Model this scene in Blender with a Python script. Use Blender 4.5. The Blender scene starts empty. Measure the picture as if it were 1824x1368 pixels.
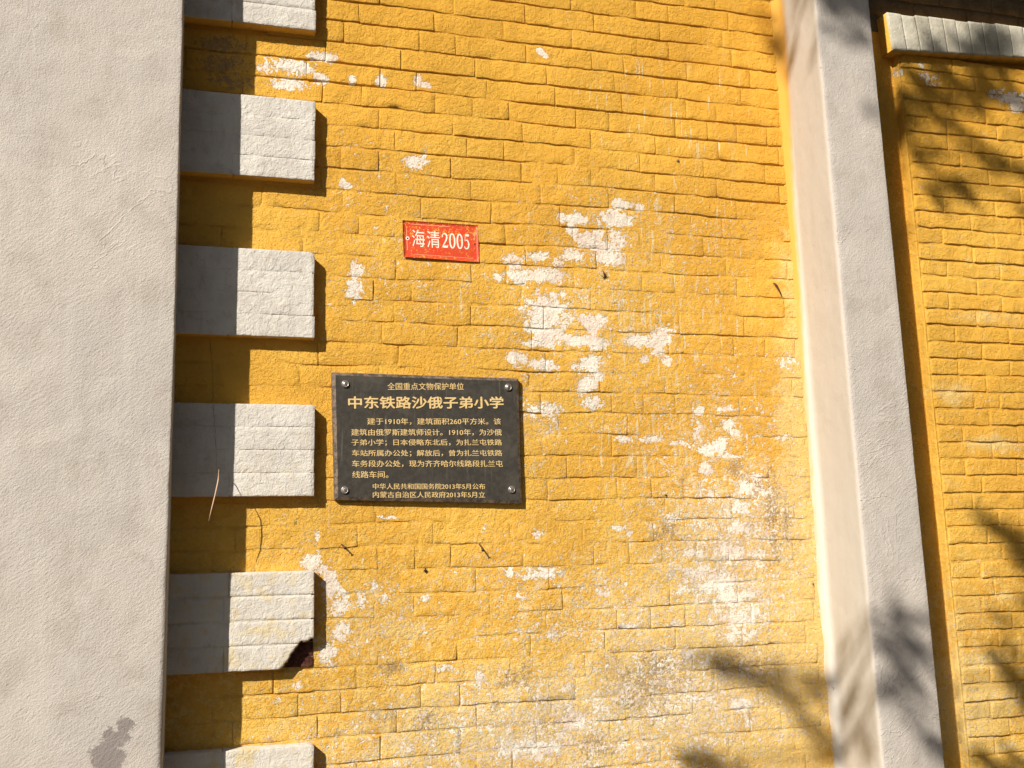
import bpy, bmesh, math, random
import numpy as np
from mathutils import Vector, Matrix, noise

S = bpy.context.scene
C = S.collection

# ------------------------------------------------------------------ camera, sky, sun, exposure
CAM_POS = (-0.3544, -3.5208, -1.8620)
CAM_RIGHT = (0.959857, -0.280202, -0.012669)
CAM_UP = (-0.023131, -0.124092, 0.992001)
CAM_FWD = (0.279533, 0.951887, 0.125592)

cam_d = bpy.data.cameras.new('camera')
cam_d.sensor_width = 36.0
cam_d.lens = 37.5
cam_d.clip_start = 0.05
cam_d.clip_end = 500
cam = bpy.data.objects.new('camera', cam_d)
C.objects.link(cam)
r_, u_, f_ = Vector(CAM_RIGHT), Vector(CAM_UP), Vector(CAM_FWD)
mw = Matrix((r_, u_, -f_)).transposed().to_4x4()
mw.translation = Vector(CAM_POS)
cam.matrix_world = mw
S.camera = cam

SUN = Vector((-1.0, -1.0, 0.88)).normalized()          # towards the sun
world = bpy.data.worlds.new('World')
S.world = world
world.use_nodes = True
nt = world.node_tree
nt.nodes.clear()
sky = nt.nodes.new('ShaderNodeTexSky')
sky.sky_type = 'NISHITA'
sky.sun_disc = False
sky.sun_elevation = math.asin(SUN.z)
sky.sun_rotation = math.atan2(SUN.x, SUN.y) % (2 * math.pi)
bg = nt.nodes.new('ShaderNodeBackground')
bg.inputs['Strength'].default_value = 0.05
wo = nt.nodes.new('ShaderNodeOutputWorld')
nt.links.new(sky.outputs[0], bg.inputs[0])
nt.links.new(bg.outputs[0], wo.inputs[0])

sun_d = bpy.data.lights.new('sun', 'SUN')
sun_d.energy = 5.0
sun_d.angle = math.radians(0.5)
sun_d.color = (1.0, 0.93, 0.83)
sun = bpy.data.objects.new('sun', sun_d)
sun.rotation_euler = SUN.to_track_quat('Z', 'Y').to_euler()
sun.location = (-6, -7, 6)
C.objects.link(sun)

S.view_settings.view_transform = 'Standard'
S.view_settings.look = 'None'
S.view_settings.exposure = 0.46
S.view_settings.gamma = 1.0
S.view_settings.use_curve_mapping = False

# ------------------------------------------------------------------ where paint has flaked, wall metres: x, z, half width, half height, strength
LIME = [(0.019,-0.285,0.048,0.016,1.00), (-0.099,-0.330,0.084,0.026,0.80), (-0.177,-0.343,0.026,0.028,0.60), (-0.098,-0.394,0.052,0.020,0.90), (0.014,-0.362,0.023,0.020,1.00), (0.119,-0.358,0.012,0.018,1.00), (0.220,-0.350,0.018,0.022,1.00), (0.351,-0.331,0.014,0.019,1.00), (0.377,-0.347,0.024,0.010,1.00), (0.341,-0.632,0.036,0.022,1.00), (0.374,-0.589,0.008,0.024,0.70), (0.804,-0.174,0.013,0.013,1.00), (0.823,-0.189,0.015,0.009,1.00), (0.101,-0.731,0.017,0.014,1.00), (0.093,-0.716,0.008,0.016,1.00), (0.140,-1.025,0.019,0.031,1.00), (0.133,-1.089,0.026,0.035,1.00), (1.112,-0.722,0.040,0.019,1.00), (1.176,-0.731,0.018,0.013,1.00), (0.923,-0.792,0.047,0.021,1.00), (0.872,-0.783,0.017,0.010,1.00), (1.078,-0.786,0.055,0.027,1.00), (1.067,-0.753,0.018,0.011,1.00), (0.914,-0.839,0.021,0.017,1.00), (0.973,-0.868,0.054,0.025,1.00), (1.031,-0.889,0.044,0.021,1.00), (1.087,-0.861,0.035,0.029,1.00), (1.011,-0.845,0.020,0.015,1.00), (0.912,-0.928,0.039,0.021,0.90), (1.048,-0.926,0.052,0.025,1.00), (0.869,-0.951,0.030,0.021,0.80), (0.677,-0.953,0.031,0.018,0.85), (0.779,-0.939,0.042,0.018,0.85), (0.701,-0.978,0.021,0.020,0.80), (0.633,-1.024,0.018,0.016,0.90), (0.701,-1.019,0.033,0.024,1.00), (0.774,-1.007,0.054,0.024,0.95), (0.843,-1.007,0.034,0.027,0.90), (0.779,-1.073,0.013,0.016,0.80), (0.867,-1.069,0.017,0.014,0.70), (0.807,-1.147,0.080,0.056,1.00), (0.791,-1.204,0.058,0.020,1.00), (0.812,-1.227,0.050,0.028,1.00), (0.780,-1.252,0.054,0.014,0.90), (0.866,-1.120,0.021,0.024,0.80), (0.983,-1.176,0.034,0.029,1.00), (1.018,-1.154,0.026,0.016,1.00), (0.950,-1.153,0.021,0.016,0.80), (0.958,-1.238,0.073,0.018,1.00), (0.895,-1.228,0.038,0.014,0.90), (0.990,-1.251,0.030,0.016,1.00), (1.153,-1.227,0.048,0.018,1.00), (1.207,-1.237,0.058,0.019,1.00), (1.252,-1.211,0.036,0.029,1.00), (1.233,-1.263,0.027,0.019,0.90), (1.275,-1.189,0.040,0.012,0.70), (0.693,-1.310,0.037,0.024,0.80), (0.789,-1.327,0.050,0.018,0.90), (0.971,-1.318,0.034,0.028,1.00), (0.992,-1.358,0.026,0.028,0.90), (0.925,-1.334,0.030,0.016,0.70), (0.955,-1.393,0.032,0.028,0.90), (1.179,-1.296,0.018,0.014,0.90), (1.263,-1.298,0.022,0.021,0.90), (0.797,-1.486,0.058,0.028,0.75), (0.968,-1.459,0.038,0.026,0.85), (0.944,-1.427,0.017,0.024,0.60), (0.716,-1.428,0.024,0.049,0.50), (0.745,-1.516,0.041,0.049,0.50), (0.826,-1.554,0.052,0.020,0.40), (1.386,-1.478,0.020,0.018,1.00), (1.490,-1.472,0.055,0.008,0.90), (1.386,-1.531,0.013,0.018,0.90), (1.504,-1.528,0.023,0.017,0.90), (1.532,-1.558,0.021,0.012,0.90), (1.373,-1.572,0.011,0.029,0.90), (1.095,-1.585,0.030,0.010,0.90), (1.196,-1.586,0.044,0.010,0.90), (1.306,-1.599,0.049,0.008,0.80), (1.421,-1.623,0.045,0.018,1.00), (1.467,-1.602,0.036,0.025,1.00), (1.506,-1.645,0.050,0.006,0.90), (1.405,-1.688,0.025,0.020,1.00), (1.569,-1.762,0.046,0.025,0.90), (1.637,-1.772,0.032,0.021,0.90), (1.421,-1.777,0.013,0.012,0.80), (1.543,-1.833,0.041,0.020,0.90), (1.605,-1.721,0.046,0.016,0.60), (1.059,-1.897,0.023,0.010,0.90), (1.100,-1.917,0.013,0.012,0.80), (1.274,-1.870,0.031,0.012,0.70), (1.517,-1.903,0.068,0.020,0.70), (1.491,-1.983,0.063,0.036,0.75), (1.325,-1.990,0.031,0.016,0.80), (1.604,-1.996,0.032,0.024,0.70), (1.766,-1.295,0.048,0.030,0.55), (1.740,-1.571,0.035,0.013,0.80), (1.635,-1.566,0.028,0.008,0.70), (1.366,-2.064,0.100,0.028,0.70), (1.453,-2.106,0.078,0.040,0.85), (1.507,-2.147,0.076,0.032,0.85), (1.526,-2.223,0.101,0.032,0.80), (1.512,-2.282,0.054,0.027,0.85), (1.331,-2.118,0.077,0.020,0.60), (0.994,-2.118,0.025,0.013,0.80), (1.277,-2.235,0.026,0.008,0.90), (1.091,-2.236,0.029,0.013,0.70), (1.323,-2.344,0.026,0.013,0.90), (1.508,-2.526,0.044,0.023,0.80), (1.532,-2.595,0.027,0.027,0.60), (1.360,-2.508,0.052,0.019,0.60), (-0.004,-1.989,0.029,0.021,1.00), (0.030,-2.017,0.018,0.021,0.80), (0.063,-2.071,0.029,0.046,0.95), (0.090,-2.125,0.033,0.036,0.85), (0.093,-2.214,0.032,0.025,0.80), (0.050,-2.278,0.029,0.025,0.95), (0.065,-2.319,0.018,0.014,0.60), (0.163,-2.119,0.018,0.036,0.70), (0.199,-2.075,0.026,0.014,0.70), (0.231,-2.116,0.022,0.018,0.75), (0.787,-2.045,0.057,0.019,0.85), (0.657,-2.042,0.030,0.015,0.80), (0.726,-2.059,0.036,0.011,0.70), (0.376,-2.117,0.015,0.011,0.80), (0.550,-2.379,0.013,0.033,0.80), (0.737,-2.626,0.109,0.029,0.80), (0.631,-2.609,0.027,0.039,0.60), (0.017,-1.918,0.009,0.032,0.70), (0.245,-1.852,0.047,0.007,0.70), (0.570,-1.899,0.016,0.017,0.50), (0.769,-1.912,0.020,0.019,0.60), (-0.040,-2.377,0.032,0.012,0.80), (0.706,-2.118,0.040,0.015,0.60), (0.813,-2.253,0.024,0.019,0.60), (0.862,-2.367,0.024,0.015,0.50), (0.413,-2.345,0.047,0.011,0.60), (0.898,-2.554,0.061,0.037,0.60), (1.059,-2.639,0.062,0.026,0.50)]
FLECK = [(1.493,-1.943,0.393,0.376,1.00), (1.507,-2.143,0.297,0.255,1.00), (0.838,-2.551,0.805,0.236,0.95), (1.252,-2.501,0.577,0.300,1.00), (0.993,-1.139,0.512,0.383,0.55), (1.420,-1.537,0.466,0.345,0.60), (1.113,-2.208,0.663,0.247,0.75), (0.172,-2.191,0.299,0.212,0.60), (0.375,-2.592,0.582,0.123,0.80), (0.185,-0.724,0.235,0.177,0.35), (0.379,-1.008,0.405,0.235,0.40), (0.774,-1.623,0.250,0.270,0.40), (1.198,-0.837,0.461,0.189,0.45), (0.647,-2.060,0.407,0.130,0.50), (0.156,-2.507,0.238,0.104,0.45), (-0.028,-1.917,0.163,0.142,0.30)]
DIRT = [(-0.315,-0.279,0.082,0.027,0.90), (-0.305,-0.347,0.073,0.031,0.90), (-0.286,-0.404,0.073,0.023,0.80), (1.526,-1.690,0.037,0.045,0.80), (1.604,-1.752,0.046,0.037,0.80), (1.670,-1.824,0.032,0.122,0.80), (1.724,-1.886,0.023,0.102,0.60), (1.674,-1.977,0.023,0.081,0.60), (1.251,-1.900,0.030,0.043,0.70), (1.207,-1.929,0.026,0.020,0.60), (1.203,-2.384,0.085,0.057,0.80), (1.149,-2.429,0.106,0.057,0.70), (1.255,-2.435,0.064,0.038,0.60), (1.084,-2.482,0.052,0.037,0.60), (1.359,-1.941,0.134,0.024,0.30), (0.264,-2.337,0.037,0.021,0.90), (0.672,-2.394,0.049,0.026,0.80), (0.712,-2.378,0.024,0.046,0.60), (0.770,-2.464,0.040,0.015,0.70), (0.375,-2.512,0.037,0.044,0.70), (0.228,-2.485,0.055,0.025,0.45), (0.758,-2.546,0.079,0.029,0.40), (0.957,-2.632,0.082,0.055,0.60), (1.209,-2.518,0.128,0.075,0.40), (1.541,-2.382,0.181,0.059,0.40), (0.603,-2.481,0.027,0.054,0.40), (1.025,-2.375,0.054,0.056,0.40)]
PALE = [(1.824,-1.104,0.088,0.386,0.70), (1.813,-1.532,0.110,0.416,0.90), (1.808,-2.072,0.142,0.500,1.00), (1.692,-2.527,0.254,0.348,0.80), (0.718,-2.616,0.118,0.045,1.00), (0.320,-2.223,0.141,0.040,0.60), (0.431,-2.525,0.152,0.071,0.60), (0.838,-2.532,0.896,0.237,0.60), (1.430,-2.376,0.548,0.458,0.65), (0.956,-2.669,0.143,0.055,0.90), (1.572,-2.675,0.271,0.096,0.70), (0.776,-1.506,0.083,0.117,0.40), (0.961,-0.664,0.087,0.053,0.30), (1.097,-0.483,0.135,0.032,0.25)]
DRIP = [(1.304,-0.355,0.427,0.348,0.70), (1.258,-1.044,0.391,0.535,1.00), (1.110,-1.581,0.330,0.395,1.00), (0.517,-1.159,0.265,0.118,0.80), (0.301,-1.129,0.078,0.135,0.60), (0.743,-2.250,0.243,0.221,0.50), (0.566,-2.371,0.078,0.109,0.80)]
STAIN = [(-0.530,-2.424,0.021,0.024,1.00), (-0.563,-2.456,0.039,0.024,1.00), (-0.581,-2.508,0.044,0.060,1.10), (-0.467,-2.440,0.024,0.008,0.55)]
PANEL_LIME = [(2.437,-0.108,0.054,0.019,0.62), (2.414,-0.063,0.016,0.012,0.70), (2.319,-0.097,0.013,0.019,0.60), (2.468,-0.133,0.043,0.012,0.55), (2.845,-0.154,0.080,0.029,0.90), (2.790,-0.135,0.057,0.012,0.80), (2.876,-0.187,0.046,0.025,0.90), (2.637,-2.567,0.031,0.021,0.60)]
PANEL_PALE = [(2.382,-2.583,0.304,0.121,0.90), (2.495,-2.424,0.154,0.041,0.80), (2.424,-2.688,0.202,0.061,0.70), (2.755,-0.886,0.195,0.028,0.30), (2.657,-1.086,0.136,0.027,0.60), (2.473,-1.395,0.105,0.044,0.60), (2.641,-1.591,0.134,0.031,0.80), (2.447,-1.745,0.077,0.043,0.30), (2.645,-2.178,0.052,0.021,0.70), (2.393,-2.440,0.151,0.029,0.90), (2.442,-2.463,0.230,0.406,0.40), (2.597,-2.740,0.102,0.020,0.70)]
SHADE = [(1.409,0.00,-2.365,0.062,1.0), (1.475,0.00,-2.378,0.053,1.0), (1.551,0.00,-2.411,0.058,1.2), (1.628,0.00,-2.445,0.059,1.4), (1.682,0.00,-2.497,0.055,1.2), (1.738,0.00,-2.520,0.050,0.9), (1.809,0.00,-2.484,0.051,1.0), (1.868,0.00,-2.473,0.033,0.8), (1.663,0.00,-2.417,0.041,0.6), (1.779,0.00,-2.611,0.051,1.1), (1.834,0.00,-2.654,0.060,1.4), (1.865,0.00,-2.725,0.060,1.2), (1.310,0.00,-2.694,0.047,0.9), (1.384,0.00,-2.715,0.061,1.2), (1.459,0.00,-2.753,0.057,1.0), (1.523,0.00,-2.777,0.048,1.0), (1.828,-0.15,-2.281,0.023,0.7), (1.829,-0.12,-2.323,0.020,0.6), (1.872,-0.15,-2.485,0.027,0.9), (1.857,-0.10,-2.540,0.041,0.9), (1.864,-0.20,-2.619,0.040,0.8), (1.882,-0.20,-2.695,0.036,0.8), (1.955,-0.30,-2.205,0.027,0.6), (1.989,-0.30,-2.263,0.032,0.8), (2.030,-0.30,-2.331,0.036,0.9), (2.053,-0.30,-2.256,0.032,0.6), (1.954,-0.30,-2.384,0.025,0.9), (1.992,-0.30,-2.427,0.027,1.2), (2.026,-0.30,-2.481,0.027,0.8), (1.912,-0.30,-2.345,0.036,0.5), (1.927,-0.30,-2.457,0.031,0.4), (1.986,-0.30,-2.572,0.036,0.4), (2.081,-0.30,-2.652,0.045,1.2), (2.100,-0.30,-2.709,0.041,1.0), (2.065,-0.30,-2.408,0.036,0.5), (2.553,-0.03,-1.864,0.047,0.8), (2.615,-0.03,-1.908,0.063,1.0), (2.678,-0.03,-1.942,0.069,1.2), (2.725,-0.03,-2.008,0.064,1.3), (2.772,-0.03,-2.074,0.069,1.4), (2.612,-0.03,-2.261,0.041,0.6), (2.654,-0.03,-2.369,0.047,0.7), (2.573,-0.03,-2.407,0.041,0.6), (2.645,-0.03,-2.474,0.052,1.0), (2.692,-0.03,-2.539,0.062,1.2), (2.623,-0.03,-2.431,0.036,1.0), (2.738,-0.03,-2.604,0.063,1.3), (2.468,-0.03,-2.762,0.050,0.8), (2.565,-0.03,-2.820,0.076,1.0), (2.668,-0.03,-2.807,0.067,1.0), (2.772,-0.03,-2.225,0.064,0.9), (1.828,-0.30,0.000,0.047,1.0), (1.899,-0.30,-0.001,0.058,1.3), (1.970,-0.30,-0.003,0.053,1.3), (1.986,-0.30,-0.056,0.034,1.2), (1.992,-0.30,-0.110,0.024,0.9), (1.801,-0.30,-0.057,0.033,0.8), (1.830,-0.30,-0.172,0.033,0.5), (1.887,-0.30,-0.194,0.033,0.6), (1.947,-0.30,-0.180,0.034,0.6), (1.969,-0.30,-0.210,0.029,0.5), (1.878,-0.30,0.050,0.072,1.3), (1.989,-0.30,-0.455,0.024,0.4), (1.815,-0.30,-0.017,0.062,1.5), (1.884,-0.30,-0.047,0.057,1.4), (1.954,-0.30,-0.071,0.048,1.3), (2.006,-0.30,0.001,0.059,1.5), (1.846,-0.30,-0.095,0.038,0.9), (1.795,-0.15,0.069,0.034,0.9), (1.805,-0.15,0.026,0.029,0.9), (1.806,-0.18,-0.044,0.024,0.6), (1.802,-0.08,-0.134,0.034,0.8), (1.783,-0.05,-0.146,0.030,0.8), (1.764,0.00,-0.023,0.050,0.9), (1.779,0.00,-0.079,0.040,0.8), (1.737,0.00,0.077,0.055,0.5), (1.776,-0.25,-0.232,0.024,0.5), (1.840,-0.25,0.059,0.048,1.0), (2.430,-0.07,0.036,0.038,0.7), (2.553,-0.07,0.063,0.044,0.6), (2.676,-0.07,0.065,0.050,1.1), (2.763,-0.07,0.112,0.056,1.3), (2.800,-0.07,0.056,0.045,1.0), (2.605,-0.07,0.033,0.044,0.8), (2.372,-0.03,-0.096,0.059,0.9), (2.447,-0.03,-0.159,0.059,0.9), (2.539,-0.03,-0.185,0.055,1.2), (2.685,-0.03,-0.062,0.073,1.2), (2.759,-0.03,-0.005,0.068,1.4), (2.721,-0.03,-0.130,0.062,1.0), (2.350,-0.03,-0.216,0.053,0.8), (2.674,-0.03,-0.208,0.056,0.9), (2.536,-0.03,-0.221,0.033,1.0), (2.408,-0.03,-0.139,0.081,1.0), (2.495,-0.03,-0.058,0.071,1.0), (2.598,-0.03,-0.119,0.072,1.0), (2.326,-0.03,-0.183,0.069,0.9), (2.506,-0.03,-0.272,0.060,0.8), (2.717,-0.07,0.058,0.073,1.2), (2.315,-0.03,-0.337,0.042,0.7), (2.386,-0.03,-0.447,0.053,0.7), (2.442,-0.03,-0.407,0.048,0.5), (2.539,-0.03,-0.539,0.049,1.3), (2.577,-0.03,-0.571,0.043,1.4), (2.459,-0.03,-0.534,0.048,0.8), (2.404,-0.03,-0.573,0.042,0.7), (2.453,-0.03,-0.616,0.043,0.7), (2.645,-0.03,-0.389,0.039,0.8), (2.683,-0.03,-0.433,0.039,0.7), (2.765,-0.03,-0.438,0.045,0.6), (2.875,-0.03,-0.453,0.040,0.9), (2.869,-0.03,-0.644,0.045,0.7), (2.850,-0.03,-0.092,0.051,0.5)]

# ------------------------------------------------------------------ helpers
rnd = random.Random(7)

def n3(x, y, z):
    return noise.noise(Vector((x, y, z)))

def mesh_obj(name, verts, faces, mat, parent=None, smooth=True, attrs=None, kind=None):
    m = bpy.data.meshes.new(name)
    m.from_pydata([tuple(v) for v in verts], [], faces)
    if smooth:
        m.polygons.foreach_set('use_smooth', [True] * len(m.polygons))
    m.materials.append(mat)
    for an, arr in (attrs or {}).items():
        arr = np.asarray(arr, dtype=np.float32)
        if arr.ndim == 1:
            a = m.attributes.new(an, 'FLOAT', 'POINT')
            a.data.foreach_set('value', arr)
        else:
            a = m.attributes.new(an, 'FLOAT_COLOR', 'POINT')
            a.data.foreach_set('color', arr.ravel())
    m.update()
    o = bpy.data.objects.new(name, m)
    C.objects.link(o)
    if parent is not None:
        o.parent = parent
    if kind:
        o['kind'] = kind
    return o

def thing(name, label, cat, loc=(0, 0, 0), group=None):
    o = bpy.data.objects.new(name, None)
    o.empty_display_size = 0.1
    C.objects.link(o)
    o.location = loc
    o['label'] = label
    o['category'] = cat
    if group:
        o['group'] = group
    return o

def tag(o, label, cat, group=None):
    o['label'] = label
    o['category'] = cat
    if group:
        o['group'] = group
    return o

def grid_faces(nu, nv, off=0, flip=False):
    f = []
    for i in range(nu - 1):
        for j in range(nv - 1):
            a = off + i * nv + j
            q = (a, a + nv, a + nv + 1, a + 1)
            f.append(q[::-1] if flip else q)
    return f

# ------------------------------------------------------------------ materials
class NB:
    """small node builder"""
    def __init__(s, name):
        s.m = bpy.data.materials.new(name)
        s.m.use_nodes = True
        s.t = s.m.node_tree
        s.t.nodes.clear()
        s.out = s.t.nodes.new('ShaderNodeOutputMaterial')
        s.b = s.t.nodes.new('ShaderNodeBsdfPrincipled')
        s.t.links.new(s.b.outputs[0], s.out.inputs[0])
        s.pos = s.t.nodes.new('ShaderNodeNewGeometry').outputs['Position']
    def put(s, sock, v):
        if isinstance(v, bpy.types.NodeSocket):
            s.t.links.new(v, sock)
        elif v is not None:
            sock.default_value = v
    def math(s, op, a, b=None, c=None, clamp=False):
        n = s.t.nodes.new('ShaderNodeMath')
        n.operation = op
        n.use_clamp = clamp
        s.put(n.inputs[0], a)
        if b is not None: s.put(n.inputs[1], b)
        if c is not None: s.put(n.inputs[2], c)
        return n.outputs[0]
    def noise(s, scale, detail=3, rough=0.55, dist=0.0, vec=None, stretch=None, rot=None, off=None):
        v = vec if vec is not None else s.pos
        if stretch or rot or off:
            if rot:
                m0 = s.t.nodes.new('ShaderNodeMapping')
                m0.inputs['Rotation'].default_value = rot
                s.t.links.new(v, m0.inputs[0])
                v = m0.outputs[0]
            mp = s.t.nodes.new('ShaderNodeMapping')
            if stretch: mp.inputs['Scale'].default_value = stretch
            if off: mp.inputs['Location'].default_value = off
            s.t.links.new(v, mp.inputs[0])
            v = mp.outputs[0]
        n = s.t.nodes.new('ShaderNodeTexNoise')
        s.t.links.new(v, n.inputs['Vector'])
        n.inputs['Scale'].default_value = scale
        n.inputs['Detail'].default_value = detail
        n.inputs['Roughness'].default_value = rough
        n.inputs['Distortion'].default_value = dist
        return n.outputs[0]
    def ramp(s, v, lo, hi, a=0.0, b=1.0):
        n = s.t.nodes.new('ShaderNodeMapRange')
        n.interpolation_type = 'SMOOTHSTEP'
        s.put(n.inputs[0], v)
        n.inputs[1].default_value = lo
        n.inputs[2].default_value = hi
        n.inputs[3].default_value = a
        n.inputs[4].default_value = b
        return n.outputs[0]
    def mix(s, f, a, b, blend='MIX'):
        n = s.t.nodes.new('ShaderNodeMix')
        n.data_type = 'RGBA'
        n.blend_type = blend
        s.put(n.inputs[0], f)
        s.put(n.inputs[6], a if isinstance(a, bpy.types.NodeSocket) else (*a, 1))
        s.put(n.inputs[7], b if isinstance(b, bpy.types.NodeSocket) else (*b, 1))
        return n.outputs[2]
    def attr(s, name):
        n = s.t.nodes.new('ShaderNodeAttribute')
        n.attribute_name = name
        return n
    def attr4(s, name):
        n = s.attr(name)
        sp = s.t.nodes.new('ShaderNodeSeparateColor')
        s.t.links.new(n.outputs['Color'], sp.inputs[0])
        return sp.outputs[0], sp.outputs[1], sp.outputs[2], n.outputs['Alpha']
    def xyz(s):
        n = s.t.nodes.new('ShaderNodeSeparateXYZ')
        s.t.links.new(s.pos, n.inputs[0])
        return n.outputs
    def bump(s, h, dist, prev=None, strength=1.0):
        n = s.t.nodes.new('ShaderNodeBump')
        n.inputs['Strength'].default_value = strength
        n.inputs['Distance'].default_value = dist
        s.t.links.new(h, n.inputs['Height'])
        if prev is not None:
            s.t.links.new(prev, n.inputs['Normal'])
        return n.outputs[0]
    def done(s, col, rough=0.8, normal=None, spec=0.25, metal=0.0):
        s.put(s.b.inputs['Base Color'], col if isinstance(col, bpy.types.NodeSocket) else (*col, 1))
        s.put(s.b.inputs['Roughness'], rough)
        s.b.inputs['Specular IOR Level'].default_value = spec
        s.b.inputs['Metallic'].default_value = metal
        if normal is not None:
            s.t.links.new(normal, s.b.inputs['Normal'])
        return s.m

OCHRE_A = (0.76, 0.405, 0.054)
OCHRE_B = (0.84, 0.490, 0.080)
OCHRE_D = (0.66, 0.315, 0.030)

def painted_brick_material():
    n = NB('ochre_limewash')
    lime_g, fleck_g, dirt_g, pale_g = n.attr4('wear')
    drip_g = n.attr('drip').outputs['Fac']
    x, y, z = n.xyz()
    big = n.noise(1.6, 3, 0.6)
    mid = n.noise(9, 4, 0.6, off=(3, 1, 7))
    grit = n.noise(82, 5, 0.66, 0.15)
    grit2 = n.noise(230, 3, 0.6, 0.1, off=(5, 2, 1))
    fine = n.noise(600, 2, 0.6)
    # base ochre, slightly different from patch to patch
    col = n.mix(n.ramp(big, 0.35, 0.65), OCHRE_A, OCHRE_B)
    col = n.mix(n.ramp(mid, 0.5, 0.75, 0, 0.35), col, OCHRE_D)
    hi = n.ramp(z, -1.1, 0.1)
    col = n.mix(n.math('MULTIPLY', hi, 0.55), col, (0.74, 0.370, 0.036))
    # washed out, chalky ochre
    wash = n.noise(14, 5, 0.7, 0.8, off=(9, 9, 2))
    wsh = n.ramp(n.math('ADD', n.math('MULTIPLY', wash, 0.9), n.math('MULTIPLY', pale_g, 0.62)), 0.56, 0.86)
    col = n.mix(n.math('MULTIPLY', wsh, 0.8), col, (0.84, 0.60, 0.23))
    lowp = n.ramp(z, -1.35, -2.5, 0.0, 0.8)
    w2 = n.ramp(n.noise(38, 6, 0.8, 0.8, off=(1, 4, 4)), 0.47, 0.60)
    col = n.mix(n.math('MULTIPLY', w2, lowp), col, (0.86, 0.62, 0.20))
    # vertical runs of pale paint
    run = n.noise(1.0, 2, 0.5, 0.0, stretch=(75, 4, 7.5), off=(2, 0, 3))
    runm = n.ramp(n.math('ADD', run, n.math('MULTIPLY', drip_g, 0.10)), 0.69, 0.75)
    runm = n.math('MULTIPLY', runm, n.ramp(drip_g, 0.05, 0.5))
    col = n.mix(n.math('MULTIPLY', runm, 0.75), col, (0.78, 0.66, 0.42))
    run2 = n.ramp(n.noise(1.0, 2, 0.5, stretch=(26, 4, 3.2), off=(7, 1, 3)), 0.56, 0.70)
    col = n.mix(n.math('MULTIPLY', n.math('MULTIPLY', run2, drip_g), 0.35), col, (0.76, 0.56, 0.25))
    # small flecks where the ochre has popped off
    fl = n.math('ADD', n.noise(95, 3, 0.6, 0.9, off=(4, 8, 0)), n.math('MULTIPLY', n.noise(18, 3, 0.6, off=(0, 5, 6)), 0.42))
    flm = n.ramp(n.math('ADD', fl, n.math('MULTIPLY', fleck_g, 0.185)), 0.905, 0.935)
    # shallow worn areas around the flecks show pale, dirty under-coat
    un = n.math('ADD', n.noise(30, 6, 0.75, 1.2, off=(8, 3, 3)), n.math('MULTIPLY', fleck_g, 0.20))
    unm = n.ramp(un, 0.62, 0.72)
    col = n.mix(n.math('MULTIPLY', unm, 0.62), col, (0.86, 0.70, 0.42))
    # grey brown dirt
    dn = n.math('ADD', n.noise(70, 5, 0.75, 1.0, off=(1, 1, 9)), n.math('MULTIPLY', dirt_g, 0.22))
    dm = n.math('MULTIPLY', n.ramp(dn, 0.56, 0.66), n.ramp(dirt_g, 0.02, 0.35))
    col = n.mix(n.math('MULTIPLY', dm, 0.72), col, (0.30, 0.215, 0.14))
    lowd = n.math('MULTIPLY', n.ramp(z, -1.7, -2.6, 0, 0.65), n.ramp(n.noise(45, 6, 0.8, 1.2, off=(6, 2, 2)), 0.575, 0.66))
    col = n.mix(lowd, col, (0.36, 0.27, 0.15))
    # lime coat where the ochre has come away
    e1 = n.math('SUBTRACT', n.noise(26, 5, 0.65, 1.0, off=(2, 6, 1)), 0.5)
    e2 = n.math('SUBTRACT', n.noise(120, 3, 0.6, 0.5, off=(5, 1, 1)), 0.5)
    lm = n.math('ADD', lime_g, n.math('MULTIPLY', e1, 1.9))
    lm = n.math('ADD', lm, n.math('MULTIPLY', e2, 1.35))
    limem = n.math('MULTIPLY', n.ramp(lm, 0.475, 0.525), n.ramp(lime_g, 0.06, 0.16))
    fl2 = n.math('ADD', n.noise(42, 5, 0.7, 0.8, off=(1, 8, 2)), n.math('MULTIPLY', n.noise(9, 3, 0.6, off=(3, 5, 6)), 0.40))
    flm2 = n.math('MULTIPLY', n.ramp(n.math('ADD', fl2, n.math('MULTIPLY', fleck_g, 0.14)), 0.915, 0.935), n.ramp(fleck_g, 0.25, 0.6))
    limem = n.math('MAXIMUM', limem, flm2)
    limem = n.math('MAXIMUM', limem, n.math('MULTIPLY', flm, n.ramp(fleck_g, 0.0, 0.25, 0.0, 0.9)))
    limec = n.mix(n.ramp(n.noise(12, 3, 0.6, off=(2, 2, 2)), 0.4, 0.65), (0.93, 0.86, 0.74), (0.86, 0.72, 0.61))
    limec = n.mix(n.ramp(n.noise(60, 4, 0.7, off=(2, 2, 8)), 0.60, 0.70, 0, 0.5), limec, (0.72, 0.55, 0.36))
    col = n.mix(limem, col, limec)
    # tiny dark pits
    pit = n.ramp(n.noise(110, 2, 0.5, 0.0, off=(11, 7, 5)), 0.775, 0.80)
    col = n.mix(n.math('MULTIPLY', pit, 0.7), col, (0.16, 0.07, 0.02))
    oi = n.t.nodes.new('ShaderNodeObjectInfo').outputs['Random']
    col = n.mix(n.ramp(oi, 0.0, 1.0, 0.0, 0.12), col, (0.62, 0.33, 0.05))
    # thick lumpy coat
    rough_zone = n.ramp(n.noise(3.2, 2, 0.5, off=(4, 4, 4)), 0.38, 0.62, 0.45, 1.0)
    h = n.math('MULTIPLY', grit, rough_zone)
    nb = n.bump(n.noise(24, 3, 0.55, 0.4, off=(6, 6, 6)), 0.010)
    nb = n.bump(h, 0.0115, nb)
    nb = n.bump(grit2, 0.0050, nb)
    nb = n.bump(fine, 0.0012, nb)
    nb = n.bump(n.math('MULTIPLY', limem, -1.0), 0.0028, nb)
    nb = n.bump(n.math('MULTIPLY', pit, -1.0), 0.003, nb)
    return n.done(col, 0.78, nb, 0.2)

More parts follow.
